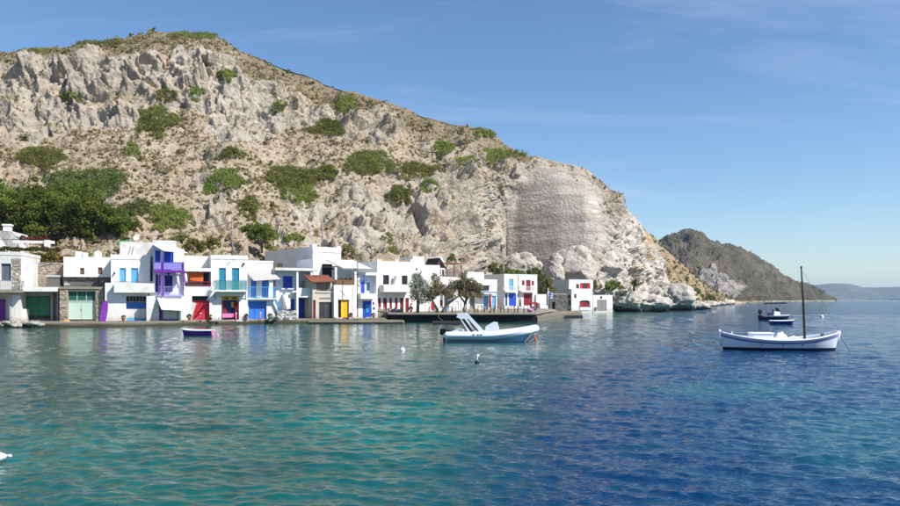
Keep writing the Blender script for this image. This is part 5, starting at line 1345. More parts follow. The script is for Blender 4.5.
# dry hedge above the retaining wall, and climbers
def hedge(name, label, px0, px1, y0, y1, Y, dep, n, mat, yaw, leaf=.14, seed=1):
    rng = np.random.default_rng(seed); a = W(px0, y1, Y); b = W(px1, y1, Y+dep*0+ (px1-px0)/F*Y*math.tan(math.radians(yaw)))
    h_ = (y1-y0)/F*Y; C = []
    for k in range(n):
        t_ = rng.random(); top = h_*(0.75+.25*math.sin(t_*23+seed)*math.sin(t_*9)); z = top*rng.random()**.6
        C.append((a.x*(1-t_)+b.x*t_, a.y*(1-t_)+b.y*t_ + rng.uniform(0, dep)*(1 if z < top*.8 else .7), a.z*(1-t_)+b.z*t_+z))
    C = np.array(C); o0 = C.mean(0); V, Fc = leaves(C-o0, leaf, rng)
    return tag(link(name, np_mesh(name, V, Fc, mat), None, o0), label, 'hedge')
hedge('hedge', 'dry orange brown hedge on top of the retaining wall', -20, 66, 250, 264, 86.2, 1.6, 5200, M['hedge'], 15, .13, 2)
hedge('hedge', 'thin green hedge along the foot of the white pergola', -10, 58, 246, 251, 89, 1.0, 1500, M['ygreen'], 14, .13, 3)
hedge('flower_hedge', 'red flowering climber behind the pergola beam', 17, 46, 235, 242, 93, 1.0, 700, M['redflower'], 14, .12, 4)
hedge('flower_bed', 'pale flowering plants on the terrace left of the red doors', 373, 385, 307, 316, 95.4, .8, 700, M['flower'], 20, .10, 5)
hedge('flower_bed', 'pale flowering plants in front of the red doors', 387, 403, 307, 315, 94.6, .8, 900, M['flower'], 10, .10, 6)
# tamarisks on the dock
def tamarisk(label, px, Y, limbs, blobs, mat, seed, tr=.2):
    rng = np.random.default_rng(seed); b = W(px, 0, Y); b.z = 1.14
    root = tag(empty('tamarisk_tree', b), label, 'tree', 'tamarisk trees on the dock'); mb = MB()
    def L(qx, qy, dy=0.0): p = W(qx, qy, Y); return p - b + Vector((0, dy, 0))
    for k, (pts, r0, r1) in enumerate(limbs):
        q_ = [L(*p) for p in pts]; n = len(q_); mb.tube(q_, [r0+(r1-r0)*i/(n-1) for i in range(n)], 8)
    mb.build('trunk', M['bark'], root, True); C = []
    for cx, cy, rx, ry in blobs:
        rx, ry = rx*1.4, ry*1.3; n = int(rx*ry*12); cen = L(cx, cy, rng.uniform(-.6, .6)); s_ = Y/F
        for k in range(max(5, n//26)):
            u = rng.normal(size=3); u /= np.linalg.norm(u); cc = np.array(cen) + u*np.array([rx*s_, rx*s_*.9, ry*s_])*rng.uniform(.3, 1)
            w_ = rng.normal(size=(34, 3)); w_ /= np.linalg.norm(w_, axis=1)[:, None]
            C.append(cc + w_*(rng.uniform(.2, .48)*(.3+.8*rng.random(34)))[:, None])
    V, Fc = leaves(np.concatenate(C), .115, rng); link('crown', np_mesh('crown', V, Fc, mat), root)
tamarisk('silvery tamarisk tree in front of the red door house corner', 418, 94, [([(417.5,316),(418,304),(416.5,292),(415,282)], .24, .08), ([(418,303),(421.5,294),(424,285)], .15, .05), ([(417.5,300),(414,295),(413,290)], .1, .04)],
         [(416,284,5,6),(422,283,5,6),(414.5,293,4,6),(420,292,5,6),(425,291,3.5,6),(418,277,4,3.5),(422,300,3.5,4)], M['greyolive'], 71)
tamarisk('olive tamarisk with forked leaning trunk in the middle of the dock', 440, 94, [([(438,316),(437,309),(433,302),(431,295),(432,288)], .2, .07), ([(441,316),(444,309),(450,302),(456,298),(462,294)], .24, .09), ([(446,306),(446,297),(443,290)], .13, .05)],
         [(432,289,5,6),(436,294,6,4.5),(430,297,3.5,4),(440,287,4,4),(436,282,3,3),(446,291,5,4),(452,287,5,4.5),(449,295,5,3.5),(433,277,2.6,3)], M['olive'], 72)
tamarisk('broad olive tamarisk with thick trunk at the right of the dock trees', 463, 94.5, [([(463.5,316),(463.5,310),(465,303),(468,297)], .28, .12), ([(465,303),(460,296),(458,290)], .14, .05), ([(467,298),(473,292),(478,289)], .12, .04), ([(466,300),(466,291),(465,283)], .12, .04)],
         [(458,285,6,5),(465,282,7,5.5),(472,286,6,5.5),(478,289,5,4.5),(462,291,6,4.5),(470,294,6,3.6),(479,296,3.2,3),(464,276,4,3)], M['olive'], 73)
# fan palm / agave above the grey doors
root = tag(empty('palm', W(634, 289.5, 169)), 'spiky dark green palm on the rocks right of the bright bush', 'palm'); rngp = np.random.default_rng(4)
MB().tube([(0, 0, -.4), (0, 0, .7)], [.3, .25], 8).build('trunk', M['bark'], root, True); mb = MB()
for k in range(60):
    a, e = rngp.uniform(0, 6.28), rngp.uniform(-.15, 1.3); Ln = rngp.uniform(1.8, 2.7); d_ = Vector((math.cos(a)*math.cos(e), math.sin(a)*math.cos(e), math.sin(e))); sd_ = Vector((-math.sin(a), math.cos(a), 0))
    p0 = Vector((0, 0, .65)); p1 = p0 + d_*Ln*.6; p2 = p0 + d_*Ln + Vector((0, 0, -.35*Ln*math.cos(e)))
    mb.add([p0-sd_*.05, p0+sd_*.05, p1+sd_*.16, p1-sd_*.16, p2], [(0, 1, 2, 3), (3, 2, 4)])
mb.build('fronds', M['leaf'], root)

# ------------------------------------------------------------------ poles, wires, flag
def pole(label, px, y0, y1, Y, r, mat, arm=None, name='utility_pole', cat='pole'):
    b = W(px, y1, Y); root = tag(empty(name, b), label, cat, 'poles and posts'); H_ = (y1-y0)/F*Y
    MB().tube([(0, 0, -.5), (0, 0, H_)], [r*1.15, r*.85], 10).build('shaft', mat, root, True)
    if arm:
        MB().box(-arm, arm, -.04, .04, H_-arm*.9-.08, H_-arm*.9).build('crossarm', mat, root)
        for s_ in (-.8, .8): MB().lathe([(.03, 0), (.045, .06), (.02, .12)], 8, (arm*s_, 0, H_-arm*.9)).build('insulator', M['canvas'], root)
    return root
pole('wooden utility pole behind the teal door house', 232.5, 219, 256, 98, .11, M['greywood'], .5)
pole('thin utility pole behind the turret of the large white house', 322.5, 222, 250, 113, .10, M['greywood'], None)
pole('short pole on the slope left of the red door house', 371.5, 238, 262, 118, .08, M['greywood'])
pole('short pole on the slope directly behind the red door house', 375.5, 236, 262, 119, .08, M['greywood'])
pole('thin pole behind the olive bush at the left end of the blue and red house', 503, 247, 276, 152, .1, M['greywood'])
ps = pole('tall dark lamp post on the quay in front of the small blue house', 357.6, 263.5, 324, 90.2, .055, M['dbrown'], None, 'lamp_post', 'lamp post')
Hh = (324-263.5)/F*90.2; MB().box(-.55, .55, -.025, .025, Hh-1.32, Hh-1.26).build('crossbar', M['dbrown'], ps); MB().lathe([(.02, 0), (.07, .05), (.06, .22), (.02, .28)], 8, (0, 0, Hh)).build('lantern', M['glass'], ps)
def wire(label, pts, r=.022, sag=.5):
    P_ = [W(*p) for p in pts]; out = []
    for a, b in zip(P_[:-1], P_[1:]):
        for k in range(12): t_ = k/12; q_ = a.lerp(b, t_); q_.z -= sag*4*t_*(1-t_); out.append(q_)
    out.append(P_[-1]); o0 = out[0].copy(); o = MB().tube([p-o0 for p in out], r, 5).build('overhead_wire', M['wire'], None, True, loc=o0); return tag(o, label, 'wire')
wire('overhead wire from the left edge to the pole behind the teal door house', [(-40,236,88),(60,237,90.5),(150,236,94),(232,221.5,98)], .028, .35)
wire('overhead wire dropping right from the pole to the large house', [(232,221.5,98),(262,250,104)], .025, .25); wire('thin wire looping over the red boat door to the quay', [(178,300,80.5),(200,322,82.2)], .015, .3)
fl = empty('flag_pole', W(548, 316.5, 121)); tag(fl, 'blue and white striped flag on a pole at the pier root', 'flag'); s_ = 121/F
MB().tube([(0, 0, -.2), (0, 0, 28.5*s_)], .04, 8).build('shaft', M['canvas'], fl, True)
_t = NT('flag_cloth'); _tc = _t.coord(kind='Object'); _sp = _t.n.new('ShaderNodeSeparateXYZ'); _t.l.new(_tc, _sp.inputs[0])
st_ = _t.math('GREATER_THAN', _t.math('FRACT', _t.math('MULTIPLY', _sp.outputs['Z'], 3.2)), .45)
M['flag'] = _t.done(_t.mix(st_, (.7, .72, .75, 1), (.02, .08, .42, 1)), .9)
mb = MB(); n = 8
for i in range(n+1):
    for j in range(6): t_ = i/n; mb.v.append((t_*.75, .12*math.sin(t_*7+j*.3), -j*.22-t_*.35))
for i in range(n):
    for j in range(5): a = i*6+j; mb.f.append((a, a+6, a+7, a+1))
mb.build('cloth', M['flag'], fl, True, loc=(.04, 0, 26*s_)); MB().box(-.25, -.04, -.03, .03, 11*s_, 15*s_).build('sign_plate', M['navy'], fl)
for px, c_, lab in ((200.6, 'purple', 'purple mooring post on the quay by the red boat door'), (236, 'pink', 'pink mooring post in front of the teal door house'), (260.4, 'orangep', 'orange mooring post in front of the blue boat door')):
    Y = {200.6: 83.0, 236: 85.2, 260.4: 86.6}[px]; b = W(px, 0, Y); b.z = .45
    o = empty('mooring_post', b); tag(o, lab, 'post', 'mooring posts on the quay'); MB().tube([(0, 0, -.5), (0, 0, .75)], .06, 8).build('shaft', M[c_], o, True); MB().lathe([(.07, .75), (.085, .80), (.05, .86)], 8).build('cap', M['canvas'], o, True)

# ------------------------------------------------------------------ furniture on the dock
def chair(c_):
    r = empty('chair'); t = .035
    MB().box(-.22, .22, -.22, .22, .43, .47).build('seat', M[c_], r); MB().box(-.22, .22, .19, .23, .62, .92).build('backrest', M[c_], r)
    for sx in (-1, 1):
        MB().box(sx*.2-t/2, sx*.2+t/2, -.21, -.21+t, 0, .43).build('leg', M[c_], r); MB().box(sx*.2-t/2, sx*.2+t/2, .195, .195+t, 0, .62).build('leg', M[c_], r)
    return r
def table(c_):
    r = empty('table'); MB().rbox(-.42, .42, -.42, .42, .70, .75, .012).build('table_top', M[c_], r)
    for sx in (-1, 1):
        for sy in (-1, 1): MB().box(sx*.36-.025, sx*.36+.025, sy*.36-.025, sy*.36+.025, 0, .70).build('leg', M[c_], r)
    return r
protoC = {k: chair(k) for k in ('brown', 'dgreen', 'tan')}; protoT = {k: table(k) for k in ('tan', 'dgreen', 'white2')}; usedC, usedT = set(), set()
def put(proto, used, key, loc, rz, lab, cat, grp):
    o = proto[key] if key not in used else copy_tree(proto[key]); used.add(key)
    o.location = loc; o.rotation_euler = (0, 0, rz); return tag(o, lab, cat, grp)
spots = [(432,94.6,'brown','tan','under the forked tamarisk'),(449,95.2,'brown','tan','between the forked and the broad tamarisk'),(472,95.4,'tan','white2','right of the broad tamarisk trunk'),(480.5,94.6,'brown','tan','left of the red parasol'),
         (488,96.2,'brown','tan','beside the red parasol'),(497,94.8,'brown','tan','in the middle of the dock front'),(504.5,95.6,'tan','white2','below the blue doors'),(511,94.6,'brown','tan','left of the green table'),(521,95.2,'dgreen','dgreen','painted green near the dock corner')]
for px, Y, cc, tc, wh in spots:
    b = W(px, 0, Y); b.z = 1.142; a = random.uniform(-.3, .3)
    put(protoT, usedT, tc, b, a, 'small square table %s' % wh if tc != 'dgreen' else 'green table near the dock corner', 'table', 'tables on the dock')
    for s_ in (-1, 1):
        q_ = b + Vector((s_*.62, random.uniform(-.1, .1), 0))
        put(protoC, usedC, cc, q_, (-s_)*math.pi/2 + random.uniform(-.3, .3), ('%s hand chair at the table %s' % ('left' if s_ < 0 else 'right', wh)) if tc != 'dgreen' else ('green %s hand chair near the dock corner' % ('left' if s_ < 0 else 'right')), 'chair', 'chairs on the dock')
b = W(536.8, 0, 97); b.z = .73; put(protoC, usedC, 'tan', b, 2.2, 'lone tan chair at the far right corner past the dock', 'chair', 'chairs on the dock')
def parasol(label, px, Y, z, hgt, mat):
    b = W(px, 0, Y); b.z = z; r = tag(empty('parasol', b), label, 'parasol')
    MB().tube([(0, 0, 0), (0, 0, hgt)], .03, 8).build('pole', M['canvas'], r, True); MB().lathe([(.10, hgt*.18), (.17, hgt*.32), (.15, hgt*.55), (.09, hgt*.85), (.03, hgt*.98)], 10).build('folded_canopy', M[mat], r, True); MB().lathe([(.3, 0), (.3, .08), (.06, .12)], 12).build('base', M['concrete'], r)
parasol('closed red parasol in the middle of the dock terrace', 490.2, 97, 1.142, 2.6, 'red'); parasol('closed navy parasol between the blue and red ground floor doors', 520.3, 133, 1.142, 2.2, 'navy')
bb = House('bench', 'dark red bench against the wall right of the red arched door', 530.5, 136.4, 33, 1.142, cat='bench'); bb.box((530.4,303.2,538,304.2), -.5, -.05, M['dred'], 'seat'); bb.box((530.4,302.2,538,303.1), -.12, -.05, M['dred'], 'backrest')
for px in (531, 537): bb.box((px,304.2,px+.7,308), -.45, -.1, M['dred'], 'leg')
b = W(530, 0, 94.2); b.z = 1.142; o = empty('mooring_float', b); tag(o, 'pink and purple round float lying at the dock corner', 'float'); MB().lathe([(.02, 0), (.2, .07), (.29, .26), (.22, .47), (.05, .55)], 14).build('body', M['pink'], o, True); MB().lathe([(.292, .2), (.30, .26), (.292, .32)], 14).build('band', M['purple'], o, True)

# ------------------------------------------------------------------ boats
def hull_pts(L, beam, sheer, keel, stern_w, f, n=40, full=2.4, bow_full=1.6, rake_b=.12, rake_s=.06):
    """rows of hull points for girth fraction f in 0..1 (keel to sheer); x from stern to bow"""
    out = []
    f_ = f
    for i in range(n+1):
        t_ = i/n; s_ = t_*2-1; f = f_(t_) if callable(f_) else f_
        w_ = (1-abs(max(0, s_))**full)**(1/bow_full) if s_ > 0 else (1-(1-stern_w)*abs(s_)**full)
        zt, zb = sheer(t_), keel(t_)
        z = zb + (zt-zb)*f; y = beam/2*w_*(f**.45 if f > 0 else 0)
        x = -L/2 + L*t_ + (rake_b*L*(f-1)*max(0, s_)**3 if s_ > 0 else -rake_s*L*(f-1)*abs(s_)**3)
        out.append((x, y, z))
    return out
def hull_band(fs, hp):
    mb = MB(); rows = [hp(f) for f in fs]; n = len(rows[0])
    for sg in (1, -1):
        base = len(mb.v)
        for r in rows: mb.v += [(x, sg*y, z) for x, y, z in r]
        for k in range(len(rows)-1):
            for i in range(n-1): a = base+k*n+i; mb.f.append((a, a+1, a+n+1, a+n))
    return mb
def transom(hp, f0=0.0):
    fs = np.linspace(f0, 1, 8); mb = MB(); L_ = [hp(f)[0] for f in fs]; mb.v = [(x, y, z) for x, y, z in L_] + [(x, -y, z) for x, y, z in reversed(L_)]; mb.f = [tuple(range(len(mb.v)))]; return mb
# white double-ended wooden boat with mast
M['darkblue'] = paint('dark_bottom_paint', (26, 30, 62), .5, .2)
wb = empty('wooden_boat', W(779, 0, 41.4).xy.to_3d(), math.radians(-7)); tag(wb, 'white wooden double ended boat with a tall dark mast, nearest boat at right', 'boat')
sh = lambda t_: .56 + .40*abs(2*t_-1)**2.2 + (.06 if t_ > .5 else .0)*abs(2*t_-1)**2
kl = lambda t_: -.35 + .25*abs(2*t_-1)**4
hp = lambda f: hull_pts(6.3, 2.1, sh, kl, .05, f, full=2.6, bow_full=1.5, rake_b=.035, rake_s=.03)
wlf = lambda t_: (.17-kl(t_))/(sh(t_)-kl(t_))
def between(k, a, b): return lambda t_: (a if not callable(a) else a(t_))*(1-k) + (b if not callable(b) else b(t_))*k
hull_band([between(k, 0.0, wlf) for k in np.linspace(0, 1, 6)], hp).build('bottom', M['darkblue'], wb, True); hull_band([between(k, wlf, .80) for k in np.linspace(0, 1, 6)], hp).build('hull', M['gloss'], wb, True)
M['plum'] = paint('plum_stripe', (128, 120, 176), .4, .2)
hull_band(np.linspace(.80, .92, 3), lambda f: [(x, y*1.004, z) for x, y, z in hp(f)]).build('stripe', M['plum'], wb, True); hull_band(np.linspace(.92, 1, 3), hp).build('topstrake', M['gloss'], wb, True)
top = hp(1.0); gun = [(x, y+.02, z+.03) for x, y, z in top]
for sg in (1, -1): MB().tube([(x, sg*y, z) for x, y, z in gun], .05, 8).build('gunwale', M['gloss'], wb, True)
dk = MB(); dk.v = [(x, y*.97, z-.10) for x, y, z in top] + [(x, -y*.97, z-.10) for x, y, z in top]; nn_ = len(top); dk.f = [(i, i+1, nn_+i+1, nn_+i) for i in range(nn_-1)]; dk.build('deck', M['gloss'], wb, True)
MB().tube([(3.06, 0, .3), (3.17, 0, 1.06)], .06, 8).build('stem_post', M['gloss'], wb, True); MB().tube([(-3.06, 0, .2), (-3.17, 0, 1.12)], .06, 8).build('stern_post', M['gloss'], wb, True)
cb = MB().rbox(-1.52, -.42, -.5, .45, .44, .92, .03).build('engine_box', M['gloss'], wb); MB().rbox(-1.56, -.38, -.54, .49, .92, .97, .015).build('lid', M['canvas'], cb)
mb = MB(); rg = np.random.default_rng(2)
for i in range(9):
    for j in range(7): mb.v.append((-.3+i*.10, -.4+j*.13, .55+.42*math.sin(i/8*math.pi)**.7*math.sin(j/6*math.pi)**.6*(.7+.5*rg.random())))
for i in range(8):
    for j in range(6): a = i*7+j; mb.f.append((a, a+7, a+8, a+1))
mb.build('canvas_heap', M['canvas'], wb)
MB().tube([(.35, .1, .62), (.8, .05, .78), (1.25, 0, .55)], .035, 6).build('spar', M['canvas'], wb, True); MB().tube([(1.36, 0, .3), (1.28, 0, 2.6), (1.17, 0, 4.55)], [.065, .06, .035], 10).build('mast', M['dbrown'], wb, True); MB().lathe([(.05, 0), (.055, .08), (.02, .12)], 8, (1.17, 0, 4.52)).build('masthead', M['dbrown'], wb)
MB().tube([(1.19, 0, 4.4), (2.2, .1, 2.8), (3.15, 0, 1.05)], .007, 4).build('forestay', M['wire'], wb); MB().tube([(-2.55, 0, .62), (-2.5, 0, 1.02)], .035, 6).build('tiller_post', M['gloss'], wb); MB().rbox(2.2, 2.36, -.1, .1, .66, .95, .02).build('bitts', M['slategrey'], wb)
for x in (-1.2, -.1, .9): MB().box(x-.05, x+.05, -1.06, -1.03, .33, .37).build('scupper', M['black'], wb)
MB().tube([(3.15, 0, .85), (3.36, -.1, .45), (3.66, -.25, -.1)], .014, 5).build('mooring_rope', M['dbrown'], wb)
# inflatable with a white arch
ib = empty('inflatable_boat', W(490, 0, 50).xy.to_3d(), math.radians(-4)); tag(ib, 'white and blue inflatable motorboat with raked arch, moored off the dock', 'boat')
M['pblue'] = paint('pale_blue_rubber', (205, 214, 232), .45, .15); M['hullblue'] = paint('boat_blue', (158, 178, 216), .35, .15)
sh2 = lambda t_: .30 + .52*max(0, t_-.45)**1.6*2.0; kl2 = lambda t_: -.30 + .55*max(0, t_-.7)**2*6
hp2 = lambda f: hull_pts(5.7, 1.9, sh2, kl2, .96, f, full=2.6, bow_full=1.5, rake_b=.10, rake_s=0)
hull_band(np.linspace(0, 1, 10), hp2).build('hull', M['hullblue'], ib, True); transom(hp2).build('transom', M['gloss'], ib)
tp = [(x, y, sh2((x+2.85)/5.7)+.12) for x, y, z in hp2(1.0)]; tp = [(-3.05, tp[0][1], tp[0][2])] + tp
path = [(x, -y, z) for x, y, z in tp[:-2]] + [(3.0, 0, sh2(1)+.16)] + [(x, y, z) for x, y, z in reversed(tp[:-2])]
rad = [.08] + [.27]*(len(path)-2) + [.08]
MB().tube(path, rad, 14).build('tube', M['gloss'], ib, True)
for off, c_, r_ in ((.0, 'hullblue', .028), (-.12, 'navy', .012)): MB().tube([(x, y*(1+(.275 if off == 0 else .25)/max(abs(y), .3)), z+off) for x, y, z in path[2:-2]], r_, 5).build('rubbing_strake', M[c_], ib, True)
fl_ = MB(); a_ = hp2(.75); fl_.v = [(x, y, max(z, .1)) for x, y, z in a_] + [(x, -y, max(z, .1)) for x, y, z in a_]; fl_.f = [(i, i+1, len(a_)+i+1, len(a_)+i) for i in range(len(a_)-1)]; fl_.build('floor', M['gloss'], ib)
for sg in (-1, 1):
    y0, y1 = sorted((sg*.62, sg*.70)); ar = MB()
    ar.prism([(-2.20, 1.62), (-2.08, 1.84), (-1.58, 1.88), (-1.40, 1.72), (-.45, .72), (-.62, .62), (-1.52, 1.60), (-1.62, 1.62), (-1.0, .58), (-1.32, .52), (-1.98, 1.55)], y0, y1); a1 = ar.build('arch', M['gloss'], ib)
    MB().prism([(-1.86, 1.52), (-1.66, 1.52), (-1.06, .66), (-1.22, .62)], y0-.006, y1+.006).build('arch_panel', M['black'], a1); MB().prism([(-1.50, 1.50), (-1.42, 1.52), (-.72, .72), (-.82, .70)], y0-.006, y1+.006).build('arch_panel', M['black'], a1)
MB().box(-2.16, -1.5, -.62, .62, 1.78, 1.86).build('arch_top', M['gloss'], ib); MB().tube([(-1.85, 0, 1.86), (-1.9, 0, 2.35)], .02, 6).build('antenna', M['gloss'], ib)
sx = MB(); sx.prism([(-.35, .35), (.72, .35), (.62, .8), (.50, 1.28), (.22, 1.30), (-.02, 1.16), (-.30, .98)], -.42, .42); sx.build('console', M['gloss'], ib)
MB().rbox(-2.3, -1.75, -.55, .55, .35, .80, .06).build('stern_seat', M['gloss'], ib)
om = MB().rbox(-3.34, -2.92, -.2, .2, .42, .86, .09).build('outboard_motor', M['black'], ib); MB().box(-3.12, -2.98, -.07, .07, -.4, .42).build('leg', M['black'], om)
om2 = MB().rbox(-2.86, -2.55, -.75, -.5, .5, .78, .06).build('fuel_tank', M['black'], ib)
for x in (-1.05, -.75, -.55): MB().box(x-.07, x+.05, -1.235, -1.225, .42, .54).build('registration_mark', M['black'], ib)
MB().tube([(2.95, -.1, .75), (2.75, -.35, .3), (2.4, -.5, 0)], .03, 6).build('anchor_line', M['black'], ib); o = MB().lathe([(.02, -.15), (.06, -.08), (.065, .1), (.02, .2)], 10).build('fender', M['orangep'], ib, True, loc=(2.98, -.3, .18))
# distant motorboat with sun canopy
mbt = empty('motorboat', W(775, 0, 102).xy.to_3d(), math.radians(5)); tag(mbt, 'navy hulled motorboat with dark sun canopy, furthest boat at right', 'boat')
sh3 = lambda t_: .62 + .22*max(0, t_-.5)**1.5*2; kl3 = lambda t_: -.3 + .3*max(0, t_-.75)**2*8
hp3 = lambda f: hull_pts(4.2, 1.75, sh3, kl3, .92, f, full=2.8, bow_full=1.6, rake_b=.10, rake_s=0)
hull_band(np.linspace(0, .86, 8), hp3).build('hull', M['darkblue'], mbt, True); hull_band(np.linspace(.86, 1, 3), hp3).build('topstrake', M['gloss'], mbt, True); transom(hp3).build('transom', M['darkblue'], mbt)
a_ = hp3(1.0); dk = MB(); dk.v = [(x, y*.98, z-.04) for x, y, z in a_] + [(x, -y*.98, z-.04) for x, y, z in a_]; dk.f = [(i, i+1, len(a_)+i+1, len(a_)+i) for i in range(len(a_)-1)]; dk.build('deck', M['gloss'], mbt)
cs = MB().rbox(-.35, .55, -.4, .4, .55, 1.15, .06).build('console', M['gloss'], mbt); MB().prism([(.5, 1.15), (.56, 1.15), (.22, 1.66), (.14, 1.66)], -.4, .4).build('windscreen', M['glass'], cs); MB().rbox(-.95, -.5, -.35, .35, .55, 1.0, .05).build('seat', M['slategrey'], mbt)
om = MB().rbox(-2.32, -1.9, -.18, .18, .85, 1.45, .1).build('outboard_motor', M['black'], mbt); MB().box(-2.2, -2.05, -.06, .06, -.3, .85).build('leg', M['black'], om)
cv = MB(); 
for i in range(9):
    for j in range(5): cv.v.append((-1.15+i*.31, -.75+j*.375, 2.28+.10*math.sin(j/4*math.pi)+.06*(i/8)))
for i in range(8):
    for j in range(4): a = i*5+j; cv.f.append((a, a+5, a+6, a+1))
cvo = cv.build('canopy', M['darkblue'], mbt); cvo.modifiers.new('thickness', 'SOLIDIFY').thickness = .1
for x, x2 in ((-1.05, -.75), (1.1, .7)):
    for y in (-.72, .72): MB().tube([(x2, y, .7), (x, y, 2.3)], .022, 6).build('canopy_strut', M['steel'], mbt)
MB().tube([(-.55, -.5, .7), (-.55, -.5, 1.5)], .09, 8).build('rolled_cover', M['navy'], mbt); MB().tube([(2.0, 0, .9), (1.6, .5, 1.15), (.9, .75, 1.1)], .02, 6).build('bow_rail', M['steel'], mbt)
# small dinghies
def dinghy(label, px, Y, L, rz, hull, rim, extra=None):
    r = tag(empty('dinghy', W(px, 0, Y).xy.to_3d(), rz), label, 'dinghy'); s1 = lambda t_: .40+.10*max(0, t_-.4)**2*2; k1 = lambda t_: -.15+.2*max(0, t_-.7)**2*6
    H_ = lambda f: hull_pts(L, 1.15, s1, k1, .9, f, full=3.0, bow_full=1.4, rake_b=.06, rake_s=0)
    hull_band(np.linspace(0, 1, 8), H_).build('hull', M[hull], r, True); transom(H_).build('transom', M[extra or hull], r); tp_ = H_(1.0)
    for sg in (1, -1): MB().tube([(x, sg*y, z+.02) for x, y, z in tp_], .045, 8).build('gunwale', M[rim], r, True)
    inn = H_(.45); mb_ = MB(); mb_.v = [(x, y*.98, z) for x, y, z in inn]+[(x, -y*.98, z) for x, y, z in inn]; mb_.f = [(i, i+1, len(inn)+i+1, len(inn)+i) for i in range(len(inn)-1)]; mb_.build('floor', M[rim], r)
    for x in (-L*.22, L*.14): MB().box(x-.12, x+.12, -.5, .5, .30, .335).build('thwart', M[rim], r)
    return r
d1 = dinghy('small dark blue dinghy with white rim in front of the motorboat', 782.5, 84, 2.6, math.radians(4), 'navy', 'gloss')
d2 = dinghy('purple dinghy with white rim floating off the left houses', 197.5, 58, 2.35, math.radians(184), 'purple', 'gloss', 'pink')
fd = tag(empty('fender', ((-9-CX)/F*12.9, 12.9, .07), math.radians(6)), 'white pointed mooring fender floating at the left edge', 'fender')
MB().lathe([(.02, -.30), (.09, -.22), (.12, -.05), (.11, .10), (.05, .22), (.012, .28)], 14).build('body', M['gloss'], fd, True, rot=(0, math.radians(84), 0)); MB().lathe([(.03, 0), (.03, .05), (.012, .07)], 8, (0, 0, .27)).build('eye', M['gloss'], fd, True, rot=(0, math.radians(84), 0))
def buoy(label, px, py, r, mat, tall=False):
    Y = CAM_H*F/(py-HY); o = tag(empty('buoy', ((px-CX)/F*Y, Y, 0)), label, 'buoy', 'buoys on the water')
    if tall:
        MB().lathe([(.02, -.2), (.09, -.12), (.10, .05), (.05, .12)], 10).build('float', M['black'], o, True); MB().tube([(0, 0, .1), (.02, 0, .40)], .025, 8).build('staff', M['canvas'], o); MB().box(.0, .10, -.012, .012, .28, .40).build('pennant', M['canvas'], o)
    else:
        MB().lathe([(.02, -r), (r*.8, -r*.6), (r, 0), (r*.85, r*.55), (r*.4, r*.95), (.03, r*1.0)], 14).build('body', M[mat], o, True); MB().lathe([(.035, r), (.045, r*1.18), (.02, r*1.25)], 8).build('eye', M[mat], o)
buoy('white round buoy on the water left of the inflatable', 402.5, 350.5, .16, 'gloss'); buoy('black float with white staff on the water below the inflatable', 477, 363, .1, 'black', True); buoy('tiny pink buoy right of the purple dinghy', 217.5, 335.8, .13, 'pink'); buoy('tiny white buoy right of the mast near the far shore', 822, 317, .28, 'gloss')
# ------------------------------------------------------------------ small things on roofs and quay
ds = empty('satellite_dish', W(137.5, 243, 87)); tag(ds, 'white satellite dish on the roof behind the sky blue door house', 'dish')
MB().tube([(0, 0, -.4), (0, 0, .55)], .03, 6).build('mast', M['steel'], ds); MB().lathe([(.02, -.10), (.22, -.07), (.36, 0), (.40, .06), (.38, .06), (.2, -.03)], 14).build('reflector', M['canvas'], ds, True, loc=(-.05, -.1, .62), rot=(math.radians(70), math.radians(-25), 0)); MB().tube([(-.05, -.15, .6), (.1, -.55, .72)], .015, 5).build('feed_arm', M['steel'], ds)
tp_ = House('tarpaulin', 'green tarpaulin heaped on the roof edge beside the satellite dish', 118, 88.5, 18, 7.6, cat='tarpaulin'); tp_.quadsheet([(118,241.5,0),(128,239.5,.2),(127,243.4,-.3),(117,244,-.3)], M['green'], 'sheet', .12, ripple=-.25)
# plant pots along the house fronts
def pot(label, px, Y, z, sc, leafm):
    b = W(px, 0, Y); b.z = z; r = empty('plant_pot', b); tag(r, label, 'plant pot', 'plant pots along the quay'); MB().lathe([(.13, 0), (.19, .28), (.21, .30), (.21, .34), (.17, .33)], 12).build('pot', M['tile'], r); o = link('plant', leafm, r, (0, 0, .3), None, (.3*sc, .3*sc, .55*sc))
for lab, px, Y, z, sc, k in [('potted plant left of the blue garage panels', 123.5, 79.6, .5, 1, 0), ('potted plant between the purple door and the red boat door', 189.5, 82.2, .5, 1.1, 1), ('potted plant right of the red boat door', 210.3, 83.4, .5, .9, 0), ('potted plant left of the blue boat door', 246.6, 85.6, .5, 1, 1), ('potted plant right of the blue boat door', 270, 86.8, .5, 1.2, 0), ('potted plant beside the yellow door', 351, 91.4, .5, 1, 1), ('potted plant right of the small blue house door', 373.6, 93.2, .5, 1.1, 0), ('potted plant by the corner of the red door house', 411, 97, 1.14, 1.3, 1), ('potted plant left of the grey double doors', 595.4, 158, .42, 1.5, 0)]: pot(lab, px, Y, z, sc, [BUSH_S, BUSH_Y][k][0])
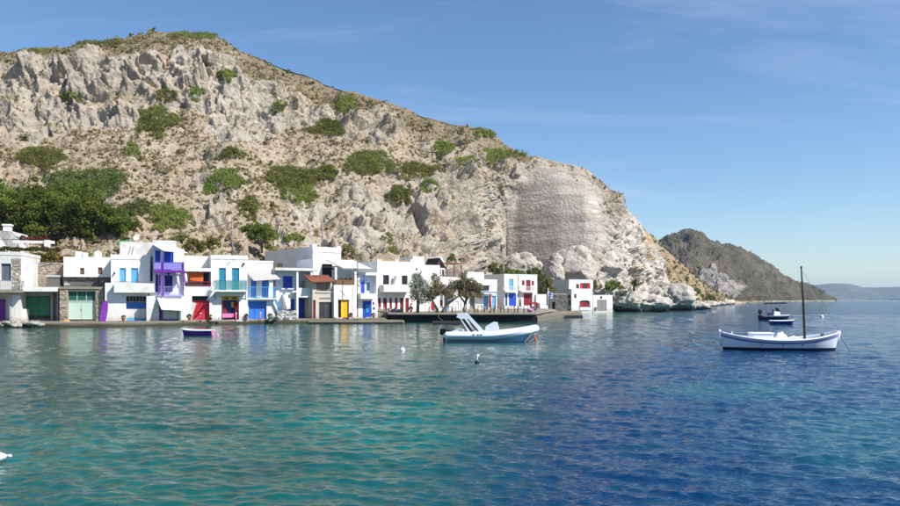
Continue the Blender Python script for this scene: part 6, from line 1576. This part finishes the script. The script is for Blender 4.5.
# nets, beams, ropes
def heap(label, px, Y, z, w, h_, mat, seed):
    b = W(px, 0, Y); b.z = z; rg_ = np.random.default_rng(seed); mb = MB(); n = 14
    for i in range(n+1):
        for j in range(n+1):
            x, y = i/n*2-1, j/n*2-1; rr__ = math.sqrt(x*x+y*y); mb.v.append((x*w, y*w*.7, max(-.02, h_*(1-rr__*rr__)*(.6+.8*rg_.random()))))
    for i in range(n):
        for j in range(n): a = i*(n+1)+j; mb.f.append((a, a+n+1, a+n+2, a+1))
    return tag(mb.build('fishing_net', mat, None, False, loc=b), label, 'net', 'nets heaped on the quay')
heap('dark fishing net heaped at the foot of the blue stairs', 271.5, 86.4, .5, .5, .34, M['dgreen'], 1); heap('brown fishing net heaped left of the patchy stone wall', 276.5, 86.2, .5, .4, .28, M['dbrown'], 2); heap('tan net in a heap by the pale green door', 66, 77.6, .5, .45, .25, M['tan'], 3)
def beam(label, px0, px1, Y, z, mat, nm='timber_beam'):
    a, b = W(px0, 0, Y), W(px1, 0, Y+.2); a.z = b.z = z; return tag(MB().rbox(0, (b-a).length, -.09, .09, 0, .16, .02).build(nm, mat, None, loc=a, rot=(0, 0, .1)), label, 'beam', 'beams on the quay')
beam('brown timber beam lying on the quay below the yellow door', 343, 349, 90.0, .5, M['brown']); beam('white painted plank on the quay by the lamp post', 353, 358, 90.0, .5, M['white2']); beam('white painted plank on the quay right of the lamp post', 366, 371, 91.0, .5, M['white2']); beam('grey plank on the quay in front of the open boathouse', 30, 40, 77.0, .5, M['greywood'])
def rope(label, pts, r=.02):
    P_ = [Vector(p) for p in pts]; o0 = P_[0].copy(); return tag(MB().tube([p-o0 for p in P_], r, 5).build('mooring_rope', M['tan'], None, True, loc=o0), label, 'rope', 'mooring lines')
a = W(200.6, 0, 83.0); rope('slack mooring rope from the purple post to the purple dinghy', [(a.x, a.y, .95), (a.x+.6, 78, .45), (-19.6, 68, .12), (-19.2, 58.6, .38)])
a = W(386, 0, 92.6); rope('rope hanging down the dark dock face', [(a.x+6.5, 92.1, 1.16), (a.x+6.5, 91.9, .6), (a.x+7.3, 91.7, .0)], .025)
# ------------------------------------------------------------------ the air between here and the far hills
hz = MB(); hz.box(-9000, 9000, -60, 9000, -7.5, 165.0)
hm = bpy.data.materials.new('sea_haze'); hm.use_nodes = True
hn = hm.node_tree.nodes; hn.remove(hn['Principled BSDF'])
pv = hn.new('ShaderNodeVolumePrincipled'); pv.inputs['Color'].default_value = (0.50, 0.72, 1.0, 1); pv.inputs['Density'].default_value = 0.85e-4; pv.inputs['Anisotropy'].default_value = 0.0
hm.node_tree.links.new(pv.outputs[0], hn['Material Output'].inputs['Volume'])
tag(hz.build('haze', hm), 'thin pale sea haze fading the distant hills', 'haze', kind='stuff')
